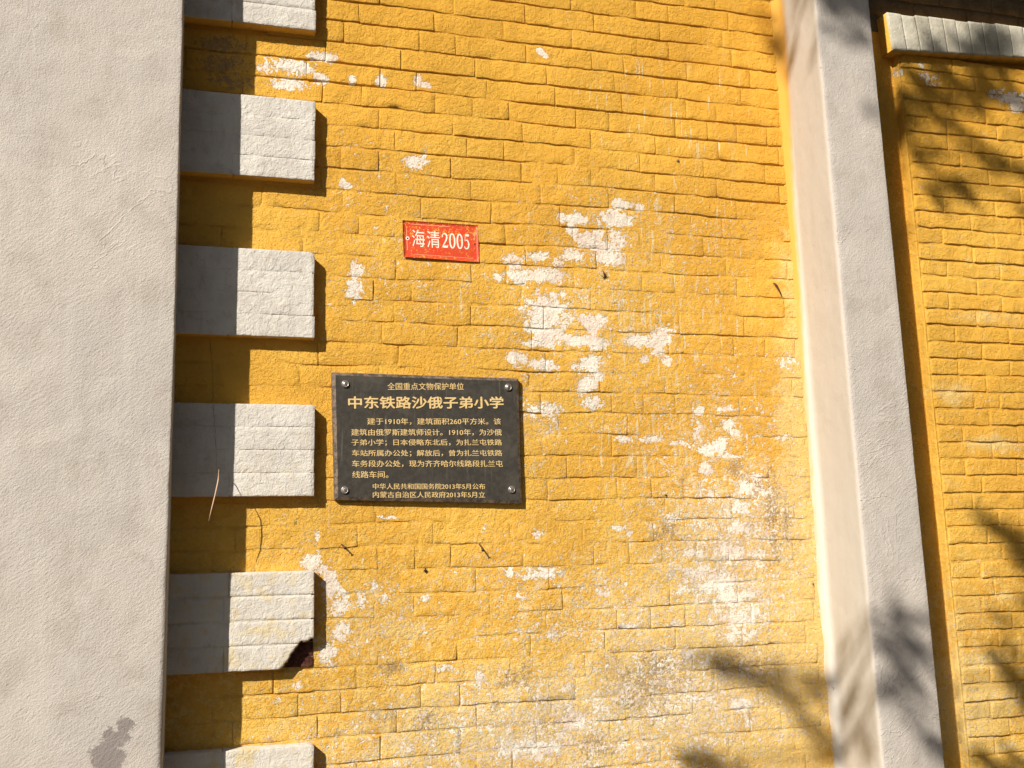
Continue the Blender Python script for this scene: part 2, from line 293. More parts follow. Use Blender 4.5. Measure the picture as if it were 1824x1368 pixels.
def white_block_material():
    n = NB('white_limewash')
    x, y, z = n.xyz()
    chip = n.attr('chip').outputs['Fac']
    grit = n.noise(60, 4, 0.62, 0.8)
    grit2 = n.noise(220, 3, 0.6, 0.3)
    m = n.noise(9, 4, 0.6)
    col = n.mix(n.ramp(m, 0.35, 0.65), (0.62, 0.59, 0.53), (0.53, 0.495, 0.445))
    low = n.ramp(z, -1.4, -2.6)
    col = n.mix(n.math('MULTIPLY', low, 0.55), col, (0.62, 0.57, 0.49))
    col = n.mix(n.ramp(n.noise(28, 4, 0.65, off=(3, 3, 3)), 0.55, 0.70, 0, 0.55), col, (0.45, 0.39, 0.315))
    col = n.mix(n.ramp(n.noise(1.0, 4, 0.7, 0.5, stretch=(40, 40, 7), off=(2, 1, 5)), 0.56, 0.70, 0, 0.45), col, (0.42, 0.37, 0.31))
    col = n.mix(n.math('MULTIPLY', n.ramp(n.noise(18, 4, 0.7, off=(1, 3, 9)), 0.50, 0.64, 0, 0.7), low), col, (0.60, 0.46, 0.20))
    # ochre brushed over the arrises and the sides
    edge = n.math('ADD', y, n.math('MULTIPLY', n.math('SUBTRACT', n.noise(40, 3, 0.6), 0.5), 0.008))
    nz_ = n.t.nodes.new('ShaderNodeSeparateXYZ')
    n.t.links.new(n.pos.node.outputs['Normal'], nz_.inputs[0])
    em = n.math('MULTIPLY', n.ramp(edge, -0.0445, -0.0405), n.ramp(nz_.outputs[2], 0.75, 0.3))
    col = n.mix(em, col, OCHRE_A)
    cm = n.ramp(n.math('ADD', chip, n.math('MULTIPLY', n.math('SUBTRACT', grit, 0.5), 0.25)), 0.45, 0.55)
    red = n.mix(n.ramp(n.noise(70, 3, 0.6), 0.4, 0.6), (0.055, 0.018, 0.012), (0.10, 0.035, 0.022))
    red = n.mix(n.ramp(n.noise(150, 2, 0.5, off=(3, 3, 3)), 0.68, 0.72), red, (0.4, 0.25, 0.12))
    col = n.mix(cm, col, red)
    nb = n.bump(grit, 0.005)
    nb = n.bump(grit2, 0.0018, nb)
    return n.done(col, 0.8, nb, 0.2)

def plaster_material():
    n = NB('grey_render')
    stain = n.attr('stain').outputs['Fac']
    cream = n.attr('cream').outputs['Fac']
    ochre = n.attr('ochre').outputs['Fac']
    x, y, z = n.xyz()
    big = n.noise(2.2, 4, 0.6)
    mid = n.noise(8, 5, 0.65, off=(3, 3, 3))
    col = n.mix(n.ramp(big, 0.3, 0.7), (0.505, 0.455, 0.405), (0.465, 0.425, 0.385))
    col = n.mix(n.ramp(mid, 0.46, 0.70, 0, 0.6), col, (0.385, 0.34, 0.295))
    vs = n.noise(1.0, 3, 0.6, stretch=(16, 3, 1.3))
    col = n.mix(n.ramp(vs, 0.5, 0.72, 0, 0.4), col, (0.55, 0.51, 0.46))
    pt = n.ramp(n.noise(3.4, 6, 0.7, 1.5, off=(5, 5, 0)), 0.52, 0.57)
    col = n.mix(n.math('MULTIPLY', pt, 0.22), col, (0.60, 0.555, 0.50))
    fw = n.ramp(n.noise(1.0, 5, 0.7, 0.8, stretch=(9, 9, 1.6), off=(3, 0, 8)), 0.55, 0.72, 0, 0.35)
    col = n.mix(fw, col, (0.36, 0.315, 0.27))
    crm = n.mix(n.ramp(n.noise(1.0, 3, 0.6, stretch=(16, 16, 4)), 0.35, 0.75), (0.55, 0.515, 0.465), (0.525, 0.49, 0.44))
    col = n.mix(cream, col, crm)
    on = n.math('ADD', ochre, n.math('MULTIPLY', n.math('SUBTRACT', n.noise(1.0, 4, 0.65, stretch=(60, 60, 9)), 0.5), 0.55))
    col = n.mix(n.ramp(on, 0.30, 0.95), col, (0.60, 0.33, 0.06))
    sn = n.math('ADD', stain, n.math('MULTIPLY', n.math('SUBTRACT', n.noise(34, 6, 0.82, 0.6), 0.5), 1.9))
    col = n.mix(n.math('MULTIPLY', n.math('MULTIPLY', n.ramp(sn, 0.42, 0.56), n.ramp(stain, 0.05, 0.3)), 0.8), col, (0.20, 0.17, 0.16))
    spots = n.ramp(n.noise(55, 2, 0.5, off=(9, 1, 1)), 0.77, 0.80)
    col = n.mix(n.math('MULTIPLY', spots, 0.6), col, (0.22, 0.16, 0.11))
    # trowel and brush marks: arcs rising to the right on the lower half, vertical drags above
    arcs = n.noise(1.0, 6, 0.68, 0.1, stretch=(45, 80, 130), rot=(0, math.radians(38), 0))
    drag = n.noise(1.0, 6, 0.7, 0.1, stretch=(110, 80, 60))
    zone = n.ramp(n.math('ADD', n.math('MULTIPLY', z, -1), n.math('MULTIPLY', n.noise(1.7, 2, 0.5, off=(4, 0, 0)), 1.6)), 1.3, 2.0)
    mixh = n.math('ADD', n.math('MULTIPLY', arcs, zone), n.math('MULTIPLY', drag, n.math('SUBTRACT', 1.0, zone)))
    soft = n.math('SUBTRACT', 1.0, n.math('MULTIPLY', cream, 0.75))
    nb = n.bump(n.math('MULTIPLY', n.math('SUBTRACT', mixh, 0.5), soft), 0.0026)
    nb = n.bump(n.math('MULTIPLY', n.math('SUBTRACT', n.noise(190, 4, 0.7, 0.0), 0.5), soft), 0.0026, nb)
    nb = n.bump(n.noise(6, 3, 0.5, off=(7, 2, 2)), 0.005, nb)
    iso = n.math('ABSOLUTE', n.math('SUBTRACT', n.noise(2.6, 5, 0.62, 0.6, off=(2, 9, 4)), 0.5))
    rdg = n.math('MULTIPLY', n.ramp(iso, 0.012, 0.0), n.ramp(n.noise(3.0, 2, 0.5, off=(8, 8, 8)), 0.50, 0.60))
    nb = n.bump(n.math('MULTIPLY', rdg, n.math('SUBTRACT', 1.0, cream)), 0.0008, nb)
    nb = n.bump(n.math('MULTIPLY', spots, -1.0), 0.003, nb)
    return n.done(col, 0.85, nb, 0.18)

def simple(name, col, rough=0.7, spec=0.3, metal=0.0, vary=0.0, scale=30, bump=0.0, bscale=200):
    n = NB(name)
    c = col
    if vary:
        c = n.mix(n.ramp(n.noise(scale, 4, 0.65), 0.35, 0.7), col, tuple(v * (1 - vary) for v in col))
    nb = n.bump(n.noise(bscale, 3, 0.6), bump) if bump else None
    return n.done(c, rough, nb, spec, metal)

M_OCHRE = painted_brick_material()
M_DARK_BRICK = simple('dark_brown_brick', (0.13, 0.10, 0.062), 0.9, vary=0.4, scale=14, bump=0.004, bscale=70)  # darker brown brick colour for the right bay above the lintel
M_WHITE = white_block_material()
M_PLASTER = plaster_material()

# ------------------------------------------------------------------ ground
def ground_mat():
    n = NB('paving_concrete')
    c = n.mix(n.ramp(n.noise(1.5, 5, 0.6), 0.35, 0.7), (0.07, 0.064, 0.055), (0.10, 0.092, 0.08))
    c = n.mix(n.ramp(n.noise(40, 3, 0.6), 0.55, 0.7, 0, 0.5), c, (0.13, 0.12, 0.10))
    return n.done(c, 0.9, n.bump(n.noise(60, 4, 0.6), 0.004), 0.2)
GZ = -3.42
v = [(-60, -80, GZ), (60, -80, GZ), (60, 30, GZ), (-60, 30, GZ)]
mesh_obj('ground', v, [(0, 1, 2, 3)], ground_mat(), kind='structure', smooth=False)

# ------------------------------------------------------------------ wear guides in wall coordinates
def field(tab, X, Z, soft=1.0):
    g = np.zeros_like(X)
    for cx, cz, rx, rz, s in tab:
        rx = max(rx, 0.007); rz = max(rz, 0.007)
        d2 = ((X - cx) / rx) ** 2 + ((Z - cz) / rz) ** 2
        g = np.maximum(g, s * np.clip(1.0 - 0.42 * d2 ** 0.75, 0, 1))
    return g

def gauss(tab, X, Z):
    g = np.zeros_like(X)
    for cx, cz, rx, rz, s in tab:
        d2 = ((X - cx) / rx) ** 2 + ((Z - cz) / rz) ** 2
        g = np.maximum(g, s * np.exp(-0.8 * d2))
    return g

def wear_main(P):
    P = np.asarray(P, dtype=float)
    X, Z = P[:, 0], P[:, 2]
    w = np.stack([field(LIME, X, Z), gauss(FLECK, X, Z), gauss(DIRT, X, Z), gauss(PALE, X, Z)], -1)
    return {'wear': w, 'drip': gauss(DRIP, X, Z)}

def wear_panel(P):
    P = np.asarray(P, dtype=float)
    X, Z = P[:, 0], P[:, 2]
    pale = gauss(PANEL_PALE, X, Z)
    w = np.stack([field(PANEL_LIME, X, Z), 0.12 + 0.25 * pale, 0.1 * pale, pale], -1)
    return {'wear': w, 'drip': np.zeros_like(X)}

def wob(x, k, seed=0.0):
    """how far a bed joint strays up and down along the wall"""
    return 0.009 * n3(x * 1.3 + seed, k * 0.31, 3.1) + 0.0050 * n3(x * 5.5 + seed, k * 1.7, 9.0)

def lin(a, b, n):
    return [a + (b - a) * i / (n - 1) for i in range(n)]

def brick_verts(x0, x1, zb, zt, proud, res, ch=0.0022, back=0.008, face=0.0, relief=0.0020, seed=0.0, chx=None):
    """a brick face seen from the front: a heightfield whose border turns back into the joint.
    zb, zt are functions of x."""
    nx = max(7, int((x1 - x0) / res) + 5)
    nz = max(6, int(0.07 / res) + 5)
    cx_ = (chx or ch) / (x1 - x0)
    sl = rnd.uniform(-0.003, 0.003)
    us = [0.0, cx_] + lin(cx_ * 2.4, 1 - cx_ * 2.4, nx - 4) + [1 - cx_, 1.0]
    V = []
    dh = [rnd.uniform(-1, 1) for _ in range(4)]
    cr = [max(0.0, rnd.uniform(-0.8, 1.0)) for _ in range(4)]
    for i, u in enumerate(us):
        x = x0 + (x1 - x0) * u
        b, t = zb(x), zt(x)
        ez = ch / max(t - b, 0.02)
        vs = [0.0, ez] + lin(ez * 2.4, 1 - ez * 2.4, nz - 4) + [1 - ez, 1.0]
        for j, w in enumerate(vs):
            z = b + (t - b) * w
            bord = i == 0 or j == 0 or i == nx - 1 or j == nz - 1
            xx = x + sl * (w - .5) + (0.0016 * n3(z * 45, x0 * 9, seed) if i in (0, nx - 1) else 0)
            zz = z + (0.0034 * n3(x * 26, seed, 4.0) + 0.0022 * n3(x * 80, zb(x0) * 9, seed + 4) + 0.001 if j <= 1 else 0)
            zz += (-0.0012 * abs(n3(x * 30, seed, 9.0)) if j >= nz - 2 else 0)
            # knocked or rounded corners
            if i in (0, 1, nx - 2, nx - 1) and j in (0, 1, nz - 2, nz - 1):
                zz += (0.003 if j <= 1 else -0.003) * cr[(i > 1) * 2 + (j > 1)]
                xx += (0.003 if i <= 1 else -0.003) * cr[(i > 1) * 2 + (j > 1)]
            if bord:
                y = face + back
            else:
                y = face - proud - relief * n3(x * 22 + seed, z * 22, 1.5) - 0.0012 * n3(x * 60, z * 60, 4.4 + seed)
                y -= 0.0010 * (dh[0] * (u - .5) + dh[1] * (w - .5)) * 2
                if i in (1, nx - 2) or j in (1, nz - 2):
                    y += 0.0007
            V.append((xx, y, zz))
    return V, grid_faces(nx, nz)

# ------------------------------------------------------------------ the main ochre wall
wall = thing('brick_wall', 'ochre painted brick wall with flaking white patches between the grey buttress and the pilaster', 'wall', (0, 0, GZ))
def wparent(o, root):
    o.parent = root
    o.matrix_parent_inverse = Matrix.Translation(-root.location)
    return o

# continuous painted mortar bed behind the bricks
def joint_depth(x, z):
    """how deep the joint lies: filled with paint in places, open near the top"""
    top = min(1, max(0, (z + 1.0) / 0.6))
    mid = -0.0008 + 0.0040 * top
    low = min(1, max(0, (-1.75 - z) / 0.4))
    mid += 0.0004 * low
    v = mid + 0.0052 * n3(x * 2.6, z * 6.5, 2.2) + 0.0040 * n3(x * 12, z * 11, 7.7)
    return min(0.007, max(-0.0024, v))
xs_ = np.linspace(-0.50, 2.02, 254)
zs_ = np.linspace(GZ, 0.80, 420)
V = []
for x in xs_:
    for z in zs_:
        V.append((x, joint_depth(x, z), z))
wparent(mesh_obj('mortar', V, grid_faces(len(xs_), len(zs_)), M_OCHRE, attrs=wear_main(V)), wall)

COURSE = 0.075
GAP = 0.0022
def main_bed(k):
    return lambda x: -COURSE * k + wob(x, k) * (1.0 if k > 8 else 0.7)
K0, K1 = -9, 45
QUOIN = [(0.075, -0.214), (-0.463, -0.738), (-0.981, -1.268), (-1.487, -1.781), (-2.016, -2.318), (-2.551, -2.86)]
def behind_quoin(x1, z):
    return x1 < -0.012 and any(b + 0.01 < z < t - 0.01 for t, b in QUOIN)
cam_p = np.array(CAM_POS)
def in_view(x, z, m=40):
    d = np.array((x, 0.0, z)) - cam_p
    dz = d @ np.array(CAM_FWD)
    px = 912 + 1900 * (d @ np.array(CAM_RIGHT)) / dz
    py = 684 - 1900 * (d @ np.array(CAM_UP)) / dz
    return -m < px < 1824 + m and -m < py < 1368 + m, dz
cand, rest = [], []
for k in range(K0, K1):
    b0, t0 = main_bed(k + 1), main_bed(k)
    x = -0.50 + (0.0 if k % 2 else -0.065)
    q = rnd.random()
    pat = k % 3
    while x < 1.82:
        if pat == 0: L = 0.260
        elif pat == 1: L = 0.260 if rnd.random() < 0.8 else 0.130
        else: L = 0.260 if rnd.random() < 0.55 else 0.130
        L += rnd.uniform(-0.008, 0.008)
        a, b = max(x, -0.50), min(x + L, 1.83)
        x += L
        if b - a < 0.05: continue
        zc = -COURSE * (k + 0.5)
        if behind_quoin(b, zc): continue
        g = GAP * rnd.choice((0.02, 0.05, 0.05, 0.4, 0.9))
        gz = GAP * 0.5 * rnd.uniform(0.5, 1.5)
        seed = rnd.uniform(0, 50)
        vis, dist = in_view((a + b) / 2, zc)
        item = dict(a=a + g / 2, b=b - g / 2, zb=(lambda X, f=b0, gz=gz: f(X) + gz), zt=(lambda X, f=t0, gz=gz: f(X) - gz),
                    proud=rnd.uniform(0.0008, 0.0034), seed=seed, zc=zc, area=(b - a) / dist ** 2, chx=0.0006 if rnd.random() < 0.6 else 0.0018)
        (cand if vis else rest).append(item)
cand.sort(key=lambda i: -i['area'])
rest += cand[300:]
for it in cand[:300]:
    probe = np.array([[xx, 0, it['zc'] + dz] for xx in np.linspace(it['a'], it['b'], 12) for dz in (-.025, 0, .025)])
    busy = field(LIME, probe[:, 0], probe[:, 2]).max() > 0.15
    V, Fc = brick_verts(it['a'], it['b'], it['zb'], it['zt'], it['proud'], 0.009 if busy else 0.019, seed=it['seed'], chx=it['chx'])
    wparent(mesh_obj('brick', V, Fc, M_OCHRE, attrs=wear_main(V)), wall)
AV, AF = [], []
for it in rest:
    V, Fc = brick_verts(it['a'], it['b'], it['zb'], it['zt'], it['proud'], 0.016, seed=it['seed'], chx=it['chx'])
    o = len(AV)
    AV += V
    AF += [tuple(i + o for i in f) for f in Fc]
wparent(mesh_obj('brick_courses', AV, AF, M_OCHRE, attrs=wear_main(AV), kind='stuff'), wall)

# ------------------------------------------------------------------ white quoin blocks
QY = 0.047
chip_poly = [(0.030, -2.222), (0.004, -2.226), (-0.035, -2.236), (-0.060, -2.264), (-0.074, -2.292), (-0.090, -2.311), (-0.128, -2.326)]
def chip_amount(x, z):
    # distance inside the broken corner of the fifth block
    best = 0
    pts = chip_poly
    zz = None
    for (xa, za), (xb, zb) in zip(pts[:-1], pts[1:]):
        if xb <= x <= xa:
            t = (x - xa) / (xb - xa)
            zz = za + (zb - za) * t
    if zz is None:
        return 0.0
    return min(1.0, max(0.0, (zz - z + 0.010 * n3(x * 70, z * 70, 1) + 0.005 * n3(x * 160, z * 160, 3)) / 0.007))

def quoin_brick(x0, x1, z0, z1, qi, seed, right_end):
    res = 0.006 if qi == 4 else 0.010
    nx = max(6, int((x1 - x0) / res) + 4)
    nz = max(5, int((z1 - z0) / res) + 4)
    r = 0.003
    xs = [x0, x0 + 0.0005] + lin(x0 + r, x1 - r, nx - 4) + [x1 - 0.0005, x1]
    zs = [z0, z0 + 0.0005] + lin(z0 + r, z1 - r, nz - 4) + [z1 - 0.0005, z1]
    V, chip = [], []
    for i, x in enumerate(xs):
        for j, z in enumerate(zs):
            back = i in (0, nx - 1) or j in (0, nz - 1)
            ring = i in (1, nx - 2) or j in (1, nz - 2)
            c = chip_amount(x, z) if qi == 4 else 0.0
            y = -QY - 0.0012 * n3(x * 25 + seed, z * 25, 2) + 0.0008 * n3(x * 80, z * 80, seed)
            if ring: y += (0.0020 if qi in (0, 4) or i in (1, nx - 2) else 0.0007) + 0.001 * n3(x * 60, z * 60, 8)
            if c > 0:
                deep = -0.003 - 0.006 * (0.5 + 0.5 * n3(x * 40, z * 40, 3)) - 0.010 * max(0, (0.0 - x) / 0.11)
                y = y + (deep - y) * c
            if back: y = 0.006
            e = 0.0018
            # worn arrises at some corners
            cr_ = {1: 0.003, 2: 0.013, 3: 0.009, 5: 0.010}.get(qi, 0.004)
            if right_end:
                da, db_ = x1 - x, (QUOIN[qi][0] - z)
                if da + db_ < cr_ * 1.3:
                    sft = (cr_ * 1.3 - da - db_) * 0.5
                    x_ = x; z = z - sft * 0.9; y += sft * 0.5
            xx = x + (e * n3(z * 38, seed, 1.0) if right_end and i >= nx - 2 else 0) + (0.0006 * n3(z * 60, 2, seed))
            zz = z + 0.0010 * n3(x * 40, seed, 5.0)
            if c > 0.5 and back: y = 0.004
            V.append((xx, y, zz))
            chip.append(1.0 if c > 0.35 else 0.0)
    return V, grid_faces(nx, nz), chip

orange_spot = (0.006, -2.123)
for qi, (zt, zb) in enumerate(QUOIN):
    # core: the paint-filled bed behind the four courses
    xq = (-0.011, -0.008, -0.004, 0.0, 0.005, 0.010)[qi]
    xr = xq - 0.004
    Vc, cc = [], []
    cx = lin(-0.50, xr - 0.006, 60 if qi != 4 else 100)
    cz = lin(zb + 0.004, zt - 0.004, 40 if qi != 4 else 70)
    for x in cx:
        for z in cz:
            c = chip_amount(x, z) if qi == 4 else 0.0
            y = -QY + (0.0022 if qi in (0, 4) else 0.0006) + 0.0018 * n3(x * 9, z * 14, 3.3 + qi)
            if c > 0: y = y + (0.004 - y) * min(1, c * 2.5)
            Vc.append((x, y, z)); cc.append(c)
    core = wparent(mesh_obj('quoin_block', Vc, grid_faces(len(cx), len(cz)), M_WHITE, attrs={'chip': cc}), wall)
    core['label'] = ['white quoin block cut off by the top of the photo', 'clean white quoin block just below the top one',
                     'white quoin block level with the red plate', 'white quoin block beside the top left of the plaque',
                     'white quoin block with a broken lower right corner showing dark brick', 'stained pale quoin block at the bottom edge'][qi]
    nC = 4
    for c in range(nC):
        a = zb + (zt - zb) * c / nC
        b = zb + (zt - zb) * (c + 1) / nC
        g = (0.0012 if qi in (0, 4) else 0.0002) if 0 < c else 0
        xr = xq + rnd.uniform(-0.0022, 0.0022)
        L1 = 0.262 if (c + qi) % 2 else 0.275
        for (p, q, re) in ((-0.50, xr - L1 - 0.0006, False), (xr - L1 + 0.0006, xr, True)):
            V, Fc, ch = quoin_brick(p, q, a + g, b - g, qi, rnd.uniform(0, 30), re)
            o = mesh_obj('brick', V, Fc, M_WHITE, attrs={'chip': ch})
            o.parent = core
            o.matrix_parent_inverse = Matrix.Identity(4)

# ------------------------------------------------------------------ plastered buttress on the left
def plaster_loft(name, profile, zs, root, attrs_fn, jit=0.0012):
    """profile(z) -> list of (x, y); lofted up the wall"""
    V, A = [], []
    for z in zs:
        for i, (x, y) in enumerate(profile(z)):
            V.append((x + jit * n3(z * 9, i * 0.5, 1.1) + jit * 0.7 * n3(z * 40, i * 0.9, 1.1), y + jit * n3(x * 9, z * 9, 2.2), z))
    n_ = len(profile(zs[0]))
    F = grid_faces(len(zs), n_, flip=True)
    arr = np.array(V)
    return mesh_obj(name, V, F, M_PLASTER, attrs=attrs_fn(arr))

BY = -0.236
def but_profile(z):
    xe = -0.436 + 0.004 * n3(z * 1.2, 3, 3)
    low = min(1, max(0, (-1.5 - z) / 0.9))
    r = 0.003 + 0.010 * low + 0.003 * abs(n3(z * 14, 1, 7)) + (0.006 * max(0, n3(z * 30, 8, 1) - 0.3) * low)
    pts = [(-1.9, 0.004), (-1.9, -0.13), (-1.9, BY + 0.01), (-1.89, BY)]
    pts += [(x, BY) for x in np.linspace(-1.86, xe - 0.03, 40)]
    pts += [(xe - r - 0.004, BY), (xe - r, BY + 0.0005), (xe - r * 0.35, BY + r * 0.35), (xe, BY + r)]
    pts += [(xe, y) for y in np.linspace(BY + r + 0.01, 0.004, 10)]
    return pts
def but_attr(a):
    X, Y, Z = a[:, 0], a[:, 1], a[:, 2]
    st = gauss(STAIN, X, Z)
    z0 = np.zeros_like(X)
    return {'stain': st, 'cream': z0, 'ochre': z0}
buttress = plaster_loft('buttress', but_profile, list(np.linspace(GZ, 0.78, 320)), None, but_attr)
tag(buttress, 'broad grey-beige rendered buttress with a smooth trowelled face at the left edge', 'buttress')

# ------------------------------------------------------------------ plastered pilaster on the right
PY = -0.355
def pil_profile(z):
    t = -z + 0.03
    xw = 1.787 + 0.040 * t + 0.004 * n3(z * 2.0, 5, 1)
    xf = 1.725 + 0.041 * t
    xr = 1.949 + 0.046 * t
    low = min(1, max(0, (-1.9 - z) / 0.6))
    r = 0.006 + 0.002 * n3(z * 6, 2, 2) + 0.006 * low * max(0, n3(z * 12, 9, 1))
    pts = [(xw - 0.030, 0.003), (xw - 0.022, -0.0035), (xw - 0.012, -0.008), (xw - 0.004, -0.018), (xw, -0.032)]
    for i in range(1, 14):
        s = i / 14
        pts.append((xw + (xf - xw) * s, -0.032 + (PY + 0.032 + r) * s))
    pts += [(xf, PY + r), (xf + r * 0.4, PY + r * 0.3), (xf + r, PY)]
    pts += [(x, PY) for x in np.linspace(xf + 0.02, xr - 0.02, 12)]
    pts += [(xr - 0.004, PY), (xr - 0.001, PY + 0.001), (xr, PY + 0.005)]
    pts += [(xr + 0.004 * s, PY + 0.005 + (0.3 - 0.001) * s) for s in np.linspace(0.1, 1, 8)]
    return pts
def pil_attr(a):
    X, Y, Z = a[:, 0], a[:, 1], a[:, 2]
    t = -Z + 0.03
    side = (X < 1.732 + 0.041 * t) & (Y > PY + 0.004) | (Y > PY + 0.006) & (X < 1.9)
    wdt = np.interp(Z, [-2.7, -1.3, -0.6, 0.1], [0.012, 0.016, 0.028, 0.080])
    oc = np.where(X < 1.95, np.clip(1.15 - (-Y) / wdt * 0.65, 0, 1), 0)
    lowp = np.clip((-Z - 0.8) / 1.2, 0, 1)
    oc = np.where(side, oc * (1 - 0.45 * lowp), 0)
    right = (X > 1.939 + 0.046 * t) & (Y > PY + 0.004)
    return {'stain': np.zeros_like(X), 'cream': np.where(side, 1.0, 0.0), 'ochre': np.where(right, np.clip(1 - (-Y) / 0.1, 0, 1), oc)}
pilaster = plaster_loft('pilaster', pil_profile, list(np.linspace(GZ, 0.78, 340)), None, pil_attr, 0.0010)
tag(pilaster, 'tapering plastered pilaster with cream left side and grey face right of the ochre wall', 'pilaster')

# ------------------------------------------------------------------ right bay: old wall, bricked-up window, lintel
bay = thing('brick_wall', 'ochre brick wall with a bricked up window right of the pilaster', 'wall', (2.6, 0, GZ))
xs_ = np.linspace(1.98, 4.8, 120); zs_ = np.linspace(GZ, 0.80, 200)
V = [(x, 0.004 + 0.002 * n3(x * 5, z * 5, 1), z) for x in xs_ for z in zs_ if z < 0.09]
nz_lo = int((zs_ < 0.09).sum())
wparent(mesh_obj('mortar', V, grid_faces(len(xs_), nz_lo), M_OCHRE, attrs=wear_panel(V)), bay)
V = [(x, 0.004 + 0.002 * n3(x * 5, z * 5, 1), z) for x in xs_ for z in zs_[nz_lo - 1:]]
wparent(mesh_obj('mortar', V, grid_faces(len(xs_), len(zs_) - nz_lo + 1), M_DARK_BRICK), bay)
PX1 = 3.62
def panel_left(z): return 2.306 + 0.044 * (-z)
AV, AF = [], []
SV, SF = [], []
for k in range(-9, 45):
    b0, t0 = main_bed(k + 1), main_bed(k)
    zc = -COURSE * (k + 0.5)
    x = 2.03 - (0.13 if k % 2 else 0)
    while x < 4.75:
        a, b = max(x, 2.03), min(x + 0.26, 4.78)
        x += 0.26
        pl = panel_left(zc)
        if zc < 0.06:
            if a >= pl - 0.02 and b <= PX1 + 0.02: continue
            if a < pl: continue
            if a < PX1 < b: a = PX1 + 0.003
        if b - a < 0.03: continue
        V, Fc = brick_verts(a + .002, b - .002, (lambda X, f=b0: f(X) + .002), (lambda X, f=t0: f(X) - .002), 0.002, 0.02, seed=rnd.uniform(0, 9))
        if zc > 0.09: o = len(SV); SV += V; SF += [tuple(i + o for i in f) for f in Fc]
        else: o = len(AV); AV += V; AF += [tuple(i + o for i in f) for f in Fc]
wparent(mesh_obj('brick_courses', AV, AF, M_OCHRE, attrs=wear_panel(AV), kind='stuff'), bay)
wparent(mesh_obj('dark_brick_courses', SV, SF, M_DARK_BRICK, kind='stuff'), bay)

# infill of smaller bricks, standing slightly proud of the wall
FY = -0.030
PP = 0.0655
def pwob(x, k): return 0.0045 * n3(x * 3 + 9, k * 0.6, 3.1) + 0.003 * n3(x * 11, k * 1.7, 5.0)
def pbed(k): return lambda x: -0.016 - PP * k + pwob(x, k)
NPK = 52
V = []
zs_ = np.linspace(GZ, -0.02, 300)
for z in zs_:
    xl = panel_left(z)
    for i in range(60):
        j_ = 0.0015 * n3(3, z * 40, 4)
        if i == 0: V.append((xl - 0.003, 0.006, z))
        elif i == 1: V.append((xl - 0.001 + j_, FY + 0.004, z))
        elif i == 2: V.append((xl + 0.002 + j_, FY, z))
        elif i == 3: V.append((xl + 0.0035 + 2 * j_, FY - 0.0002, z))
        else: V.append((xl + 0.005 + (PX1 - xl - 0.005) * ((i - 4) / 55) ** 1.3, FY + 0.0026 + 0.0034 * n3(i * .3, z * 9, 4), z))
wparent(mesh_obj('mortar', V, grid_faces(len(zs_), 60, flip=True), M_OCHRE, attrs=wear_panel(V)), bay)
def slab_brick(x0, x1, zb, zt, proud, res, seed, left_end):
    V, Fc = brick_verts(x0, x1, zb, zt, proud, res, ch=0.0026, back=0.012, face=FY, relief=0.0024, seed=seed)
    if False:   # carry the end of the brick back to the wall, so that its header end is seen
        nz = max(6, int(0.07 / res) + 5)
        V2 = [(x + 0.002, 0.004, z) for (x, y, z) in V[:nz]]
        V[:nz] = [(x, FY + 0.004, z) for (x, y, z) in V[:nz]]
        off = len(V)
        V += V2
        for j in range(nz - 1):
            Fc.append((off + j, j, j + 1, off + j + 1))
        # top and bottom of the end
    return V, Fc
AV, AF = [], []
nb_ = 0
for k in range(NPK):
    b0, t0 = pbed(k + 1), pbed(k)
    zc = -0.016 - PP * (k + 0.5)
    x = panel_left(zc) + 0.0085 + rnd.uniform(-0.002, 0.003)
    first = True
    Ls = ([0.125] if k % 2 else []) + [0.25] * 8
    if rnd.random() < 0.25: Ls = [0.19] + Ls
    for L in Ls:
        L = L + rnd.uniform(-0.012, 0.012)
        a, b = x, min(x + L, PX1)
        x += L
        if b - a < 0.03: continue
        g = rnd.uniform(0.002, 0.0045); gz = rnd.uniform(0.0012, 0.0028)
        V, Fc = slab_brick(a + (0 if first else g / 2), b - g / 2, (lambda X, f=b0, gz=gz: f(X) + gz), (lambda X, f=t0, gz=gz: f(X) - gz),
                           rnd.uniform(0.0, 0.004), 0.016, rnd.uniform(0, 40), first)
        vis, _ = in_view((a + b) / 2, zc, 60)
        if vis:
            wparent(mesh_obj('brick', V, Fc, M_OCHRE, attrs=wear_panel(V)), bay); nb_ += 1
        else:
            o = len(AV); AV += V; AF += [tuple(i + o for i in f) for f in Fc]
        first = False
wparent(mesh_obj('infill_courses', AV, AF, M_OCHRE, attrs=wear_panel(AV), kind='stuff'), bay)

# flat arch of white-washed bricks set on end above it
def lintel_mat():
    n = NB('white_washed_lintel')
    y = n.xyz()[1]
    c = n.mix(n.ramp(n.noise(12, 4, 0.6), 0.35, 0.65), (0.54, 0.51, 0.42), (0.40, 0.37, 0.29))
    c = n.mix(n.ramp(n.noise(40, 4, 0.7, off=(2, 2, 2)), 0.58, 0.7, 0, 0.5), c, (0.66, 0.60, 0.45))
    edge = n.math('ADD', y, n.math('MULTIPLY', n.math('SUBTRACT', n.noise(40, 3, 0.6), 0.5), 0.012))
    c = n.mix(n.ramp(edge, -0.066, -0.058), c, OCHRE_A)
    nb = n.bump(n.noise(60, 4, 0.6, 0.6), 0.004)
    nb = n.bump(n.noise(220, 3, 0.6), 0.0012, nb)
    return n.done(c, 0.75, nb, 0.3)
M_LINTEL = lintel_mat()
def lint_z(x):
    return -0.026 + 0.065 * (x - 2.26), 0.122 + 0.035 * (x - 2.24)
V = []
LY = -0.072
V = []; lxs = lin(2.262, 3.70, 40)
